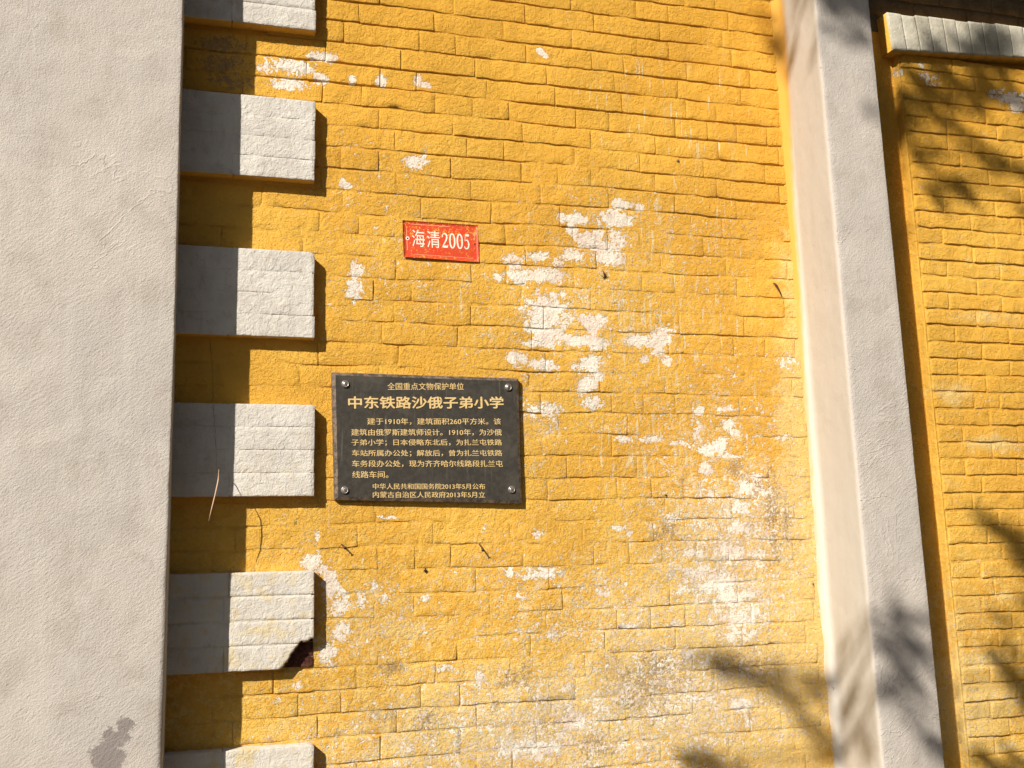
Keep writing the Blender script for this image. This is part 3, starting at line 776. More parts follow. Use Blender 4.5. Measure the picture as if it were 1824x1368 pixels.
for x in lxs:
    b, t = lint_z(x)
    for (y, z) in ((0.005, b + .004), (LY + 0.0018, b + 0.004), (LY + 0.0018, t - 0.006), (0.005, t - 0.006)):
        V.append((x, y, z))
core = wparent(mesh_obj('lintel', V, grid_faces(len(lxs), 4), M_LINTEL), bay)
core['label'] = 'projecting white flat arch of bricks on end'
x = 2.258
i = 0
while x < 3.68:
    w = 0.064 + rnd.uniform(-0.004, 0.004)
    b, t = lint_z(x)
    lean = -0.020 + 0.001 * i
    V = []
    r = 0.005
    nx_, nz_ = 6, 10
    dz = rnd.uniform(-0.003, 0.004)
    for ii, u in enumerate([0, 0.0, .1, .5, .9, 1.0, 1.0]):
        for jj, s in enumerate([0, 0.0] + lin(0.06, 0.94, 8) + [1.0, 1.0]):
            z = b + (t + dz - b) * s
            xx = x + 0.0003 + (w - 0.0005) * u + lean * s + 0.001 * n3(z * 30, i, 2)
            back = ii in (0, 6) or jj in (0, 11)
            ring = ii in (1, 5) or jj in (1, 10)
            y = 0.004 if back else LY - 0.0015 * n3(xx * 25, z * 25, 6) + (0.0013 if ring else 0)
            V.append((xx, y, z))
    o = mesh_obj('brick', V, grid_faces(7, 12), M_LINTEL)
    o.parent = core
    x += w; i += 1

# wall beyond the buttress, for a camera that steps aside
xs_ = np.linspace(-4.6, -1.88, 30); zs_ = np.linspace(GZ, 0.80, 40)
V = [(x, 0.004, z) for x in xs_ for z in zs_]
far = thing('brick_wall', 'ochre brick wall left of the broad buttress', 'wall', (-3.2, 0, GZ))
wparent(mesh_obj('mortar', V, grid_faces(len(xs_), len(zs_)), M_OCHRE, attrs=wear_panel(V)), far)
AV, AF = [], []
for k in range(-9, 45):
    x = -4.5 - (0.13 if k % 2 else 0)
    while x < -1.9:
        a, b = max(x, -4.55), min(x + 0.26, -1.885)
        x += 0.26
        if b - a < .04: continue
        V, Fc = brick_verts(a + .002, b - .002, (lambda X, f=main_bed(k + 1): f(X) + .002), (lambda X, f=main_bed(k): f(X) - .002), 0.002, 0.03, seed=rnd.uniform(0, 9))
        o = len(AV); AV += V; AF += [tuple(i + o for i in f) for f in Fc]
wparent(mesh_obj('brick_courses', AV, AF, M_OCHRE, attrs=wear_panel(AV), kind='stuff'), far)

# ------------------------------------------------------------------ eave above the picture: it throws the band of shade at the top right
def box(V, F, x0, x1, y0, y1, z0, z1):
    o = len(V)
    V += [(x0, y0, z0), (x1, y0, z0), (x1, y1, z0), (x0, y1, z0), (x0, y0, z1), (x1, y0, z1), (x1, y1, z1), (x0, y1, z1)]
    F += [tuple(i + o for i in f) for f in ((0, 3, 2, 1), (4, 5, 6, 7), (0, 1, 5, 4), (1, 2, 6, 5), (2, 3, 7, 6), (3, 0, 4, 7))]
M_WOOD = simple('weathered_eave_boards', (0.22, 0.13, 0.08), 0.8, vary=0.4)
eave = thing('roof_eave', 'boarded roof eave overhanging the top of the ochre wall', 'eave', (0, 0, 0.8))
EZ = 0.142 + 0.88 * 0.70
V, F = [], []; box(V, F, -4.7, 4.9, -0.70, -0.675, EZ, EZ + 0.16)
wparent(mesh_obj('fascia', V, F, M_WOOD, smooth=False), eave)
for i in range(6):
    V, F = [], []; box(V, F, -4.7, 4.9, -0.674 + i * 0.115, -0.674 + i * 0.115 + 0.112, EZ + 0.06, EZ + 0.08)
    wparent(mesh_obj('soffit_board', V, F, M_WOOD, smooth=False), eave)
V = [(-4.9, -0.76, EZ + 0.165), (5.1, -0.76, EZ + 0.165), (5.1, 3.0, EZ + 1.9), (-4.9, 3.0, EZ + 1.9)]
V += [(x, y, z + 0.03) for x, y, z in V]
wparent(mesh_obj('roof', V, [(0, 3, 2, 1), (4, 5, 6, 7), (0, 1, 5, 4), (1, 2, 6, 5), (2, 3, 7, 6), (3, 0, 4, 7)], simple('rusty_sheet_roof', (0.2, 0.07, 0.05), 0.6), smooth=False), eave)

# ------------------------------------------------------------------ stone plaque
def plaque_mats():
    n = NB('black_stone')
    c = n.mix(n.ramp(n.noise(60, 5, 0.7), 0.4, 0.7), (0.038, 0.034, 0.028), (0.058, 0.051, 0.041))
    c = n.mix(n.ramp(n.noise(260, 3, 0.6), 0.66, 0.72, 0, 0.7), c, (0.16, 0.14, 0.11))
    st = n.noise(1.0, 3, 0.6, stretch=(90, 5, 4))
    c = n.mix(n.ramp(st, 0.58, 0.72, 0, 0.5), c, (0.12, 0.11, 0.09))
    c = n.mix(n.ramp(n.noise(7, 5, 0.7, 0.6), 0.45, 0.7, 0, 0.45), c, (0.105, 0.092, 0.072))
    return n.done(c, 0.42, n.bump(n.noise(300, 3, 0.6), 0.0004), 0.4)
M_STONE = plaque_mats()
n = NB('worn_stone_arris')
M_ARRIS = n.done(n.mix(n.ramp(n.noise(60, 5, 0.75), 0.4, 0.62), (0.06, 0.048, 0.038), (0.19, 0.135, 0.095)), 0.6, n.bump(n.noise(200, 3, 0.6), 0.0008), 0.3)
n = NB('gilt_paint')
M_GILT = n.done(n.mix(n.ramp(n.noise(160, 3, 0.7), 0.42, 0.66), (0.66, 0.50, 0.25), (0.62, 0.38, 0.10)), 0.5, None, 0.4)
M_STEEL = simple('dull_bolt_steel', (0.50, 0.46, 0.42), 0.38, 0.5, 0.8, vary=0.35, scale=120)

plaque = thing('plaque', 'dark stone plaque with gilt writing and four corner bolts on the ochre wall', 'plaque', (0.38, 0, -1.6))
TL, TR, BR, BL = (0.0571, -1.3767), (0.6951, -1.3813), (0.7010, -1.8103), (0.0696, -1.7925)
PYF, PYB = -0.030, -0.004
def pq(u, v):
    x = (TL[0] * (1 - u) + TR[0] * u) * (1 - v) + (BL[0] * (1 - u) + BR[0] * u) * v
    z = (TL[1] * (1 - u) + TR[1] * u) * (1 - v) + (BL[1] * (1 - u) + BR[1] * u) * v
    return x, z
def pquad(i):   # corner ring inset by i metres
    a, b = i / 0.636, i / 0.425
    return [pq(a, b), pq(1 - a, b), pq(1 - a, 1 - b), pq(a, 1 - b)]
V = []
for (x, z) in pquad(0.010): V.append((x, PYF, z))
wparent(mesh_obj('slab', V, [(0, 3, 2, 1)], M_STONE, smooth=False), plaque)
V = [(x, PYF, z) for x, z in pquad(0.010)] + [(x, PYF + 0.006, z) for x, z in pquad(0)] + [(x, PYF + 0.010, z) for x, z in pquad(-0.001)] + [(x, PYB, z) for x, z in pquad(-0.001)]
F = []
for r in range(3):
    for i in range(4):
        j = (i + 1) % 4
        F.append((r * 4 + i, r * 4 + j, r * 4 + 4 + j, r * 4 + 4 + i))
wparent(mesh_obj('bevelled_edge', V, F, M_ARRIS, smooth=False), plaque)

def lathe(prof, seg, cx, y0, cz):
    """profile of (radius, forward) about an axis pointing out of the wall"""
    V = []
    for r, h in prof:
        for s in range(seg):
            a = 2 * math.pi * s / seg
            V.append((cx + r * math.cos(a), y0 - h, cz + r * math.sin(a)))
    F = []
    for i in range(len(prof) - 1):
        for s in range(seg):
            t = (s + 1) % seg
            F.append((i * seg + s, i * seg + t, (i + 1) * seg + t, (i + 1) * seg + s))
    F.append(tuple(range((len(prof) - 1) * seg, len(prof) * seg)))
    return V, F
M_SLOT = simple('bolt_slot_rust', (0.08, 0.045, 0.03), 0.8)
for (bx, bz), ang in zip(((0.0995, -1.4147), (0.6565, -1.4134), (0.1001, -1.7619), (0.6639, -1.7626)), (-50, 70, -35, -50)):
    V, F = lathe([(0.0125, 0.0), (0.0125, 0.0035), (0.0105, 0.0062), (0.0095, 0.0064), (0.0088, 0.0045), (0.0070, 0.0062), (0.0035, 0.0072), (0.001, 0.0074)], 24, bx, PYF - 0.0002, bz)
    b = wparent(mesh_obj('bolt', V, F, M_STEEL), plaque)
    a = math.radians(ang)
    dx, dz = math.cos(a), math.sin(a)
    V = []
    for s, w in ((-1, -1), (1, -1), (1, 1), (-1, 1)):
        V.append((bx + dx * s * 0.0085 - dz * w * 0.0011, PYF - 0.0088, bz + dz * s * 0.0085 + dx * w * 0.0011))
    V += [(x, y + 0.003, z) for x, y, z in V]
    sl = mesh_obj('slot', V, [(0, 1, 2, 3), (0, 4, 5, 1), (1, 5, 6, 2), (2, 6, 7, 3), (3, 7, 4, 0)], M_SLOT, smooth=False)
    sl.parent = b
    sl.matrix_parent_inverse = b.matrix_parent_inverse.copy() if False else Matrix.Identity(4)

def text_verts(body, off=0.0, ext=0.0):
    c = bpy.data.curves.new('lettering', 'FONT')
    c.body = body
    c.offset = off
    c.extrude = ext
    c.resolution_u = 3
    o = bpy.data.objects.new('lettering', c)
    C.objects.link(o)
    bpy.context.view_layer.update()
    m = bpy.data.meshes.new_from_object(o.evaluated_get(bpy.context.evaluated_depsgraph_get()))
    V = np.array([tuple(v.co) for v in m.vertices])
    F = [tuple(p.vertices) for p in m.polygons]
    bpy.data.objects.remove(o); bpy.data.curves.remove(c); bpy.data.meshes.remove(m)
    return V, F
def lettering(body, left, right, h, y, mat, root, off=0.008, italic=0.0):
    V, F = text_verts(body, 0.0, 0.012)
    n_ = len(V)
    sh = [(-off, -off * .3, 0), (off, off * .3, 0.004)] + ([(0, off, 0.008), (0, -off, 0.012)] if off > 0.02 else [])
    V = np.concatenate([V + np.array(q) for q in sh])
    F = [tuple(i + k * n_ for i in f) for k in range(len(sh)) for f in F]
    x0, x1 = V[:, 0].min(), V[:, 0].max()
    y0, y1 = V[:, 1].min(), V[:, 1].max()
    P = []
    ye = V[:, 2].max() - V[:, 2].min()
    for vx, vy, vz in V:
        u = (vx - x0) / (x1 - x0)
        w = (vy - y0) / (y1 - y0) - 0.5
        x = left[0] + (right[0] - left[0]) * u + 0.010 * w * -1 * h / 0.4
        z = left[1] + (right[1] - left[1]) * u + w * h
        P.append((x, y - (0.0006 + vz * 0.01 if vz > 0 else -0.0002), z))
    return wparent(mesh_obj('lettering', P, F, mat, smooth=False), root)
LINES = [
 ('全国重点文物保护单位', (0.2390, -1.4195), (0.4999, -1.4136), 0.0245, 0.006),
 ('中东铁路沙俄子弟小学', (0.1092, -1.4758), (0.6398, -1.4661), 0.0416, 0.021),
 ('建于1910年，建筑面积260平方米。该', (0.1722, -1.5374), (0.6290, -1.5313), 0.0225, 0.008),
 ('建筑由俄罗斯建筑师设计。1910年，为沙俄', (0.1199, -1.5739), (0.6316, -1.5685), 0.0225, 0.008),
 ('子弟小学；日本侵略东北后，为扎兰屯铁路', (0.1210, -1.6074), (0.6322, -1.6034), 0.0225, 0.008),
 ('车站所属办公处；解放后，曾为扎兰屯铁路', (0.1231, -1.6423), (0.6327, -1.6397), 0.0225, 0.008),
 ('车务段办公处，现为齐齐哈尔线路段扎兰屯', (0.1233, -1.6763), (0.6343, -1.6752), 0.0225, 0.008),
 ('线路车间。', (0.1244, -1.7115), (0.2427, -1.7116), 0.0225, 0.008),
 ('中华人民共和国国务院2013年5月公布', (0.1915, -1.7503), (0.5714, -1.7517), 0.0195, 0.008),
 ('内蒙古自治区人民政府2013年5月立', (0.1917, -1.7773), (0.5711, -1.7795), 0.0205, 0.008)]
for body, l, r, h, off in LINES:
    lettering(body, l, r, h, PYF - 0.0006, M_GILT, plaque, off)

# ------------------------------------------------------------------ red number plate
def red_mats():
    n = NB('chipped_red_enamel')
    c = n.mix(n.ramp(n.noise(25, 3, 0.6), 0.4, 0.65), (0.62, 0.055, 0.018), (0.56, 0.075, 0.025))
    x, y, z = n.xyz()
    fm = n.ramp(n.math('ADD', n.noise(110, 4, 0.6, 1.2, off=(3, 0, 1)), n.math('MULTIPLY', n.ramp(z, -0.93, -0.85), 0.05)), 0.60, 0.63)
    c = n.mix(n.math('MULTIPLY', fm, 0.85), c, (0.76, 0.37, 0.06))
    return n.done(c, 0.45, n.bump(n.noise(90, 3, 0.6), 0.0006), 0.4)
M_RED = red_mats()
M_LET = simple('plate_white_enamel', (0.84, 0.76, 0.62), 0.5, vary=0.12, scale=90)
M_DARK = simple('dark_hole', (0.025, 0.015, 0.01), 0.9)
plate = thing('number_plate', 'small red metal plate with white characters and numbers above the plaque', 'sign', (0.43, 0, -0.9))
c4 = [(0.2942, -0.8409), (0.5603, -0.8410), (0.5632, -0.9734), (0.2981, -0.9706)]
def bil(u, v):
    x = (c4[0][0] * (1 - u) + c4[1][0] * u) * (1 - v) + (c4[3][0] * (1 - u) + c4[2][0] * u) * v
    z = (c4[0][1] * (1 - u) + c4[1][1] * u) * (1 - v) + (c4[3][1] * (1 - u) + c4[2][1] * u) * v
    return x, z
def py(u, v):   # slightly buckled sheet, sprung off the wall at the bottom
    return -0.0055 - 0.0035 * v * v - 0.0012 * math.sin(u * 5.5) * v + 0.0008 * math.sin(u * 3 + v * 4)
nu, nv = 25, 13
V = []
for i in range(nu):
    for j in range(nv):
        u, v = i / (nu - 1), j / (nv - 1)
        x, z = bil(u, v)
        V.append((x, py(u, v), z))
n0 = len(V)
F = grid_faces(nu, nv, flip=True)
V += [(x, y + 0.0012, z) for x, y, z in V]
ring = [i * nv for i in range(nu)] + [(nu - 1) * nv + j for j in range(1, nv)] + [i * nv + nv - 1 for i in range(nu - 2, -1, -1)] + [j for j in range(nv - 2, 0, -1)]
for a, b in zip(ring, ring[1:] + ring[:1]):
    F.append((a, a + n0, b + n0, b))
wparent(mesh_obj('sheet', V, F, M_RED), plate)
# thin pale border line
V, F = [], []
def strip(p0, p1, w):
    o = len(V)
    n_ = 12
    for i in range(n_ + 1):
        t = i / n_
        u = p0[0] + (p1[0] - p0[0]) * t; v = p0[1] + (p1[1] - p0[1]) * t
        du, dv = (0, w / 0.131) if p0[1] == p1[1] else (w / 0.266, 0)
        for s in (-.5, .5):
            uu, vv = u + du * s, v + dv * s
            x, z = bil(uu, vv)
            V.append((x, py(uu, vv) - 0.0003, z))
    for i in range(n_):
        F.append((o + 2 * i, o + 2 * i + 1, o + 2 * i + 3, o + 2 * i + 2))
strip((0.10, 0.09), (0.62, 0.09), 0.0014); strip((0.05, 0.22), (0.05, 0.80), 0.0014)
strip((0.14, 0.91), (0.92, 0.91), 0.0010); strip((0.95, 0.20), (0.95, 0.42), 0.0010)
M_LINE = simple('faded_border_line', (0.80, 0.45, 0.28), 0.5)
wparent(mesh_obj('border_line', V, F, M_LINE, smooth=False), plate)
# characters and figures
def on_plate(P2, F2, u0, u1, v0, v1, name='lettering'):
    P2 = np.asarray(P2, float)
    a0, a1, b0, b1 = P2[:, 0].min(), P2[:, 0].max(), P2[:, 1].min(), P2[:, 1].max()
    V = []
    for q in P2:
        u = u0 + (u1 - u0) * (q[0] - a0) / (a1 - a0)
        v = v1 + (v0 - v1) * (q[1] - b0) / (b1 - b0)
        x, z = bil(u, v)
        V.append((x, py(u, v) - 0.0006, z))
    return wparent(mesh_obj(name, V, F2, M_LET, smooth=False), plate)
for ch, u0, u1 in (('海', 0.115, 0.285), ('清', 0.310, 0.485)):
    Vt, Ft = text_verts(ch, 0.0)
    on_plate(Vt, Ft, u0, u1, 0.235, 0.70)
def stroke(pts, ws):
    V, F = [], []
    for i, (p, w) in enumerate(zip(pts, ws)):
        a = pts[max(0, i - 1)]; b = pts[min(len(pts) - 1, i + 1)]
        d = Vector((b[0] - a[0], b[1] - a[1])).normalized()
        V += [(p[0] - d.y * w / 2, p[1] + d.x * w / 2), (p[0] + d.y * w / 2, p[1] - d.x * w / 2)]
    for i in range(len(pts) - 1):
        F.append((2 * i, 2 * i + 1, 2 * i + 3, 2 * i + 2))
    return V, F
def digit(ch):
    if ch == '0':
        pts, ws = [], []
        for i in range(33):
            a = 2 * math.pi * i / 32
            pts.append((0.5 + 0.36 * math.cos(a), 0.5 + 0.44 * math.sin(a)))
            ws.append(0.07 + 0.17 * abs(math.cos(a)) ** 1.3)
        return stroke(pts, ws)
    if ch == '2':
        pts = [(0.16, 0.70), (0.17, 0.80), (0.25, 0.90), (0.42, 0.955), (0.60, 0.92), (0.72, 0.82), (0.74, 0.70), (0.66, 0.54), (0.48, 0.36), (0.28, 0.18), (0.16, 0.07), (0.30, 0.07), (0.60, 0.07), (0.80, 0.08), (0.86, 0.22)]
        ws = [0.14, 0.10, 0.07, 0.07, 0.11, 0.18, 0.20, 0.17, 0.12, 0.09, 0.11, 0.15, 0.16, 0.13, 0.05]
        return stroke(pts, ws)
    pts = [(0.84, 0.93), (0.60, 0.925), (0.32, 0.93), (0.28, 0.80), (0.24, 0.54), (0.36, 0.60), (0.54, 0.61), (0.70, 0.52), (0.78, 0.34), (0.72, 0.17), (0.56, 0.06), (0.36, 0.045), (0.20, 0.10), (0.15, 0.20)]
    ws = [0.13, 0.14, 0.12, 0.06, 0.06, 0.06, 0.08, 0.15, 0.20, 0.17, 0.09, 0.07, 0.09, 0.13]
    return stroke(pts, ws)
for ch, u0, u1 in (('2', 0.510, 0.592), ('0', 0.606, 0.692), ('0', 0.706, 0.792), ('5', 0.806, 0.880)):
    Vt, Ft = digit(ch)
    on_plate(Vt, Ft, u0, u1, 0.27, 0.68)
for (u, v, r, nm) in ((0.058, 0.485, 0.0030, 'hole'), (0.952, 0.52, 0.0026, 'hole')):
    x, z = bil(u, v)
    if u < 0.5:
        V, F = lathe([(0.0068, 0.0), (0.0060, 0.0004), (0.0042, 0.0003)], 14, x + .0005, py(u, v) - 0.0004, z)
        wparent(mesh_obj('bare_ring', V, F, M_LET), plate)
    V, F = lathe([(r, 0.0), (r * 0.8, 0.0004)], 10, x, py(u, v) - 0.0010, z)
    wparent(mesh_obj(nm, V, F, M_DARK), plate)

# ------------------------------------------------------------------ nails, bolt head, fibres, straw, cracks
M_RUST = simple('rusty_iron', (0.11, 0.045, 0.028), 0.8, vary=0.5, scale=200)
def tube(pts, rads, seg=7):
    V, F = [], []
    pts = [Vector(p) for p in pts]
    for i, p in enumerate(pts):
        d = (pts[min(i + 1, len(pts) - 1)] - pts[max(i - 1, 0)]).normalized()
        s = d.orthogonal().normalized(); t = d.cross(s)
        for k in range(seg):
            a = 2 * math.pi * k / seg
            V.append(tuple(p + (s * math.cos(a) + t * math.sin(a)) * rads[i]))
    for i in range(len(pts) - 1):
        for k in range(seg):
            l = (k + 1) % seg
            F.append((i * seg + k, i * seg + l, (i + 1) * seg + l, (i + 1) * seg + k))
    F.append(tuple(range(seg - 1, -1, -1))); F.append(tuple(range((len(pts) - 1) * seg, len(pts) * seg)))
    return V, F
def join(parts):
    V, F = [], []
    for v, f in parts:
        o = len(V); V += list(v); F += [tuple(i + o for i in q) for q in f]
    return V, F
# the nails stand out from the wall and droop; their shadow runs down to the right
for (x, z, tip, lab) in ((0.0907, -1.9336, (0.012, -0.030, -0.014), 'rusty nail under the left half of the plaque, beside a white chip'),
                         (0.5579, -1.9422, (0.004, -0.030, -0.022), 'rusty nail under the right half of the plaque, drooping down')):
    base = Vector((x, 0.008, z)); t = Vector((x, 0, z)) + Vector(tip)
    mid = (base + t) / 2 + Vector((0, 0, 0.002))
    nail = thing('nail', lab, 'nail', (x, 0, z), 'nails left in the wall below the plaque')
    V, F = tube([base, mid, t], [0.0026, 0.0026, 0.0024], 8)
    wparent(mesh_obj('shank', V, F, M_RUST), nail)
    d = (t - mid).normalized()
    V, F = tube([t, t + d * 0.0016], [0.0054, 0.0048], 10)
    wparent(mesh_obj('head', V, F, M_RUST), nail)
V, F = lathe([(0.0055, 0.0), (0.0055, 0.004), (0.0035, 0.007), (0.001, 0.0075)], 12, 1.3361, -0.001, -0.5418)
tag(mesh_obj('bolt_head', V, F, simple('grey_lead_head', (0.16, 0.12, 0.10), 0.5, 0.4, 0.5)), 'small dark round bolt head high on the ochre wall near the pilaster', 'bolt')
M_FIB = simple('dark_dry_fibre', (0.09, 0.04, 0.02), 0.9)
parts = []
for i in range(9):
    a = math.radians(rnd.uniform(95, 160)); L = rnd.uniform(0.015, 0.034)
    b = Vector((1.035, 0.0, -1.007))
    e = b + Vector((math.cos(a) * L, -rnd.uniform(0.006, 0.018), math.sin(a) * L))
    parts.append(tube([b, (b + e) / 2 + Vector((0, -0.004, rnd.uniform(-.003, .003))), e], [0.0018, 0.0013, 0.0005], 5))
V, F = join(parts)
tag(mesh_obj('fibre_tuft', V, F, M_FIB), 'tuft of dark frayed fibres sticking out of the wall right of the red plate', 'tuft')
parts = []
for i in range(6):
    a = math.radians(rnd.uniform(-66, -54)); L = rnd.uniform(0.02, 0.07)
    b = Vector((1.718 + rnd.uniform(-.004, .004), -0.002, -0.988))
    e = b + Vector((math.cos(a) * L, -rnd.uniform(0.004, 0.010), math.sin(a) * L))
    parts.append(tube([b, (b + e) / 2 + Vector((0.002, -0.003, 0)), e], [0.0022, 0.0017, 0.0004], 5))
V, F = join(parts)
tag(mesh_obj('dry_sprig', V, F, M_FIB), 'dry brown sprig lodged in a joint beside the pilaster', 'sprig')
V, F = tube([(-0.2955, -0.046, -1.690), (-0.2960, -0.100, -1.700), (-0.2990, -0.140, -1.735), (-0.3060, -0.152, -1.775), (-0.3150, -0.156, -1.815), (-0.3235, -0.150, -1.856)], [0.0012, 0.0015, 0.0019, 0.0020, 0.0018, 0.0008], 6)
tag(mesh_obj('straw', V, F, simple('dry_straw', (0.55, 0.36, 0.24), 0.8)), 'thin pale straw hanging in the shade left of the plaque', 'straw')

def crack(name, pts, w, label, seed):
    """a narrow dark groove, drawn as a thin sunken strip a hair above the coat"""
    V, F = [], []
    P = []
    for (a, b) in zip(pts[:-1], pts[1:]):
        for i in range(7):
            t = i / 7
            P.append((a[0] + (b[0] - a[0]) * t, a[1] + (b[1] - a[1]) * t, a[2] + (b[2] - a[2]) * t))
    P.append(pts[-1])
    for i, p in enumerate(P):
        j = 0.003 * n3(i * 0.6, seed, 1)
        ww = w * (0.5 + abs(n3(i * 0.8, seed, 5)) * 1.6)
        V += [(p[0] + j - ww / 2, p[1], p[2]), (p[0] + j + ww / 2, p[1], p[2])]
    for i in range(len(P) - 1):
        F.append((2 * i, 2 * i + 1, 2 * i + 3, 2 * i + 2))
    return mesh_obj(name, V, F, M_DARK, smooth=False)
ck = crack('crack', [(-0.332, -0.0058, -1.275), (-0.322, -0.0058, -1.36), (-0.319, -0.0058, -1.43), (-0.318, -0.0058, -1.486)], 0.0008, '', 3)
wparent(ck, wall)
ck = crack('crack', [(-0.318, -0.0500, -1.49), (-0.312, -0.0500, -1.55), (-0.306, -0.0500, -1.63), (-0.302, -0.0500, -1.70)], 0.0008, '', 8)
wparent(ck, wall)
# holes and pits knocked into the coat
for (x, z, r) in ((0.3709, -2.0289, 0.0075), (1.8224, -2.1128, 0.005), (0.372, -2.022, 0.004), (1.245, -1.785, 0.006)):
    V = []
    for k in range(11):
        a = 2 * math.pi * k / 11
        rr = r * rnd.uniform(0.5, 1.15)
        V.append((x + rr * math.cos(a), -0.0058, z + rr * 0.7 * math.sin(a)))
    wparent(mesh_obj('pit', V, [tuple(range(11))], M_DARK, smooth=False), wall)

# ------------------------------------------------------------------ the tree behind the camera whose leaves shade the right side
M_BARK = simple('tree_bark', (0.12, 0.085, 0.06), 0.9, vary=0.4, scale=12, bump=0.01, bscale=30)
M_LEAF = simple('green_leaf', (0.045, 0.07, 0.02), 0.6, vary=0.3, scale=6)
tree = thing('tree', 'leafy tree standing behind the viewer and shading the right of the wall', 'tree', (-0.3, -5.6, GZ))
LD = Vector((-1.0, -1.0, 0.88))
cl = []
for i, (x, y, z, r, d) in enumerate(SHADE):
    t = 3.7 + 0.9 * (0.5 + 0.5 * math.sin(x * 5 + z * 3))
    cl.append((Vector((x, y, z)) + LD * t, r, d))
trunk_top = Vector((-0.8, -5.6, 4.2))
def curve_pts(a, b, sag, n=8):
    return [a.lerp(b, i / n) + Vector((0, 0, sag * math.sin(math.pi * i / n))) for i in range(n + 1)]
tp = [Vector((-0.3, -5.6, GZ)), Vector((-0.32, -5.62, -2.0)), Vector((-0.4, -5.65, -0.3)), Vector((-0.6, -5.7, 1.6)), Vector((-0.7, -5.6, 3.2)), trunk_top]
V, F = tube(tp, [0.17, 0.13, 0.115, 0.10, 0.08, 0.05], 12)
wparent(mesh_obj('trunk', V, F, M_BARK), tree)
# group clusters and lead a limb to each group from the trunk, then twigs
groups = {}
for c, r, d in cl:
    key = (round(c.x / 0.8), round(c.z / 0.9))
    groups.setdefault(key, []).append((c, r, d))
for key, g in groups.items():
    cen = sum((c for c, _, _ in g), Vector()) / len(g)
    zt = min(max(cen.z - 0.5, 0.0), 4.4)
    k = min(range(len(tp) - 1), key=lambda i: abs(tp[i].z - zt))
    a = tp[k].lerp(tp[k + 1], 0.3)
    a = a + Vector((0, 0, 0))
    node = cen + Vector((0.25, -0.12, 0.05))
    V, F = tube(curve_pts(a, node, 0.12), [0.020 - 0.0018 * i for i in range(9)], 7)
    wparent(mesh_obj('branch', V, F, M_BARK), tree)
    tw = []
    for c, r, d in g:
        tw.append(tube(curve_pts(node, c, 0.03, 4), [0.006, 0.005, 0.004, 0.003, 0.002], 5))
    V, F = join(tw)
    wparent(mesh_obj('twigs', V, F, M_BARK, kind='stuff'), tree)
V, F = [], []
lr = random.Random(11)
def leaf(c, L, W):
    d = Vector((lr.gauss(0.5, 0.5), lr.gauss(0, 0.6), lr.gauss(-0.6, 0.5))).normalized()
    s = d.cross(Vector((lr.gauss(0, 1), lr.gauss(0, 1), lr.gauss(0, 1)))).normalized()
    o = len(V)
    V.extend([tuple(c), tuple(c + d * L * 0.35 + s * W), tuple(c + d * L), tuple(c + d * L * 0.35 - s * W)])
    F.append((o, o + 1, o + 2, o + 3))
side = LD.cross(Vector((0, 0, 1))).normalized(); up = side.cross(LD).normalized()
for c, r, d in cl:
    rr = r * 0.80
    n_ = int(d * (24 if c.x > CAM_POS[0] - 3.2 else 20) * (rr / 0.04) ** 2) + 5
    for _ in range(n_):
        o = side * lr.gauss(0, rr * 0.50) + up * lr.gauss(0, rr * 0.30) + LD.normalized() * lr.uniform(-0.12, 0.12)
        leaf(c + o, lr.uniform(0.04, 0.065), lr.uniform(0.010, 0.016))
# the rest of the crown, whose shade falls beyond the right of the picture
for _ in range(260):
    sx = lr.uniform(3.45, 6.0); sz = lr.uniform(-3.0, 2.6)
    c = Vector((sx, 0, sz)) + LD * lr.uniform(4.2, 7.0)
    if c.z < -0.6 or (c - Vector(CAM_POS)).length < 1.2: continue
    for _ in range(16):
        leaf(c + Vector((lr.gauss(0, .12), lr.gauss(0, .12), lr.gauss(0, .12))), lr.uniform(0.04, 0.06), lr.uniform(0.010, 0.016))
wparent(mesh_obj('crown', V, F, M_LEAF, smooth=False, kind='stuff'), tree)

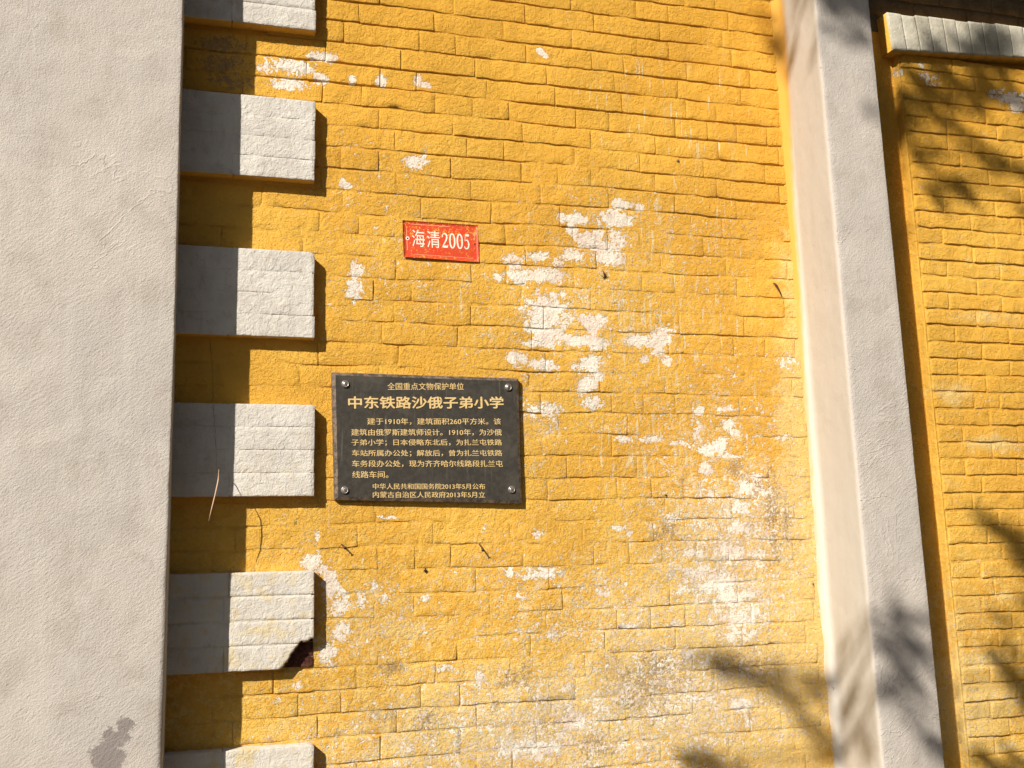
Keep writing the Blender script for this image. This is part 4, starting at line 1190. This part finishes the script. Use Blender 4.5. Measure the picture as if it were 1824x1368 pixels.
# dark unseen trees, added to block sky light and deepen the shade
def sky_block_tree(x, y, h, r, label, seed):
    q = random.Random(seed)
    t = thing('tree', label, 'tree', (x, y, GZ), 'unseen trees added to block the sky')
    V, F = tube([(x, y, GZ), (x + 0.1, y, GZ + h * 0.4), (x, y + 0.1, GZ + h * 0.85)], [0.2, 0.14, 0.04], 8)
    wparent(mesh_obj('trunk', V, F, M_BARK), t)
    V, F = [], []
    for _ in range(2600):
        u = q.random() ** 0.8
        hh = GZ + h * (0.10 + 0.90 * u)
        rr = r * (1 - 0.75 * u ** 1.6) * (0.45 + 0.6 * q.random())
        a = q.uniform(0, 2 * math.pi)
        c = Vector((x + rr * math.cos(a), y + rr * math.sin(a), hh))
        d = Vector((q.gauss(0, 1), q.gauss(0, 1), q.gauss(0, .6))).normalized()
        s_ = d.cross(Vector((q.gauss(0, 1), q.gauss(0, 1), q.gauss(0, 1)))).normalized()
        L, W = q.uniform(0.22, 0.42), q.uniform(0.10, 0.18)
        o = len(V)
        V.extend([tuple(c - d * L / 2), tuple(c + s_ * W), tuple(c + d * L / 2), tuple(c - s_ * W)])
        F.append((o, o + 1, o + 2, o + 3))
    wparent(mesh_obj('crown', V, F, M_LEAF, smooth=False, kind='stuff'), t)
for i, (x, y, h, r, lab) in enumerate((
    (6.4, -2.6, 7.5, 1.9, 'dense green sky-blocking tree added nearest the right end of the wall'),
    (7.2, -5.6, 8.5, 2.2, 'tall green sky-blocking tree added on the right, second from the wall'),
    (5.4, -8.8, 9.0, 2.3, 'tall green sky-blocking tree added at the back right'),
    (2.0, -10.4, 9.0, 2.3, 'tall green sky-blocking tree added behind the viewer'),
    (-1.0, -12.0, 8.5, 1.9, 'green sky-blocking tree added behind the viewer, left of the tallest one'),
    (-6.0, -1.8, 6.0, 1.2, 'slim green sky-blocking tree added near the wall left of the buttress'),
    (-12.5, -6.5, 8.0, 2.2, 'wide green sky-blocking tree added far to the left'))):
    sky_block_tree(x, y, h, r, lab, 40 + i)
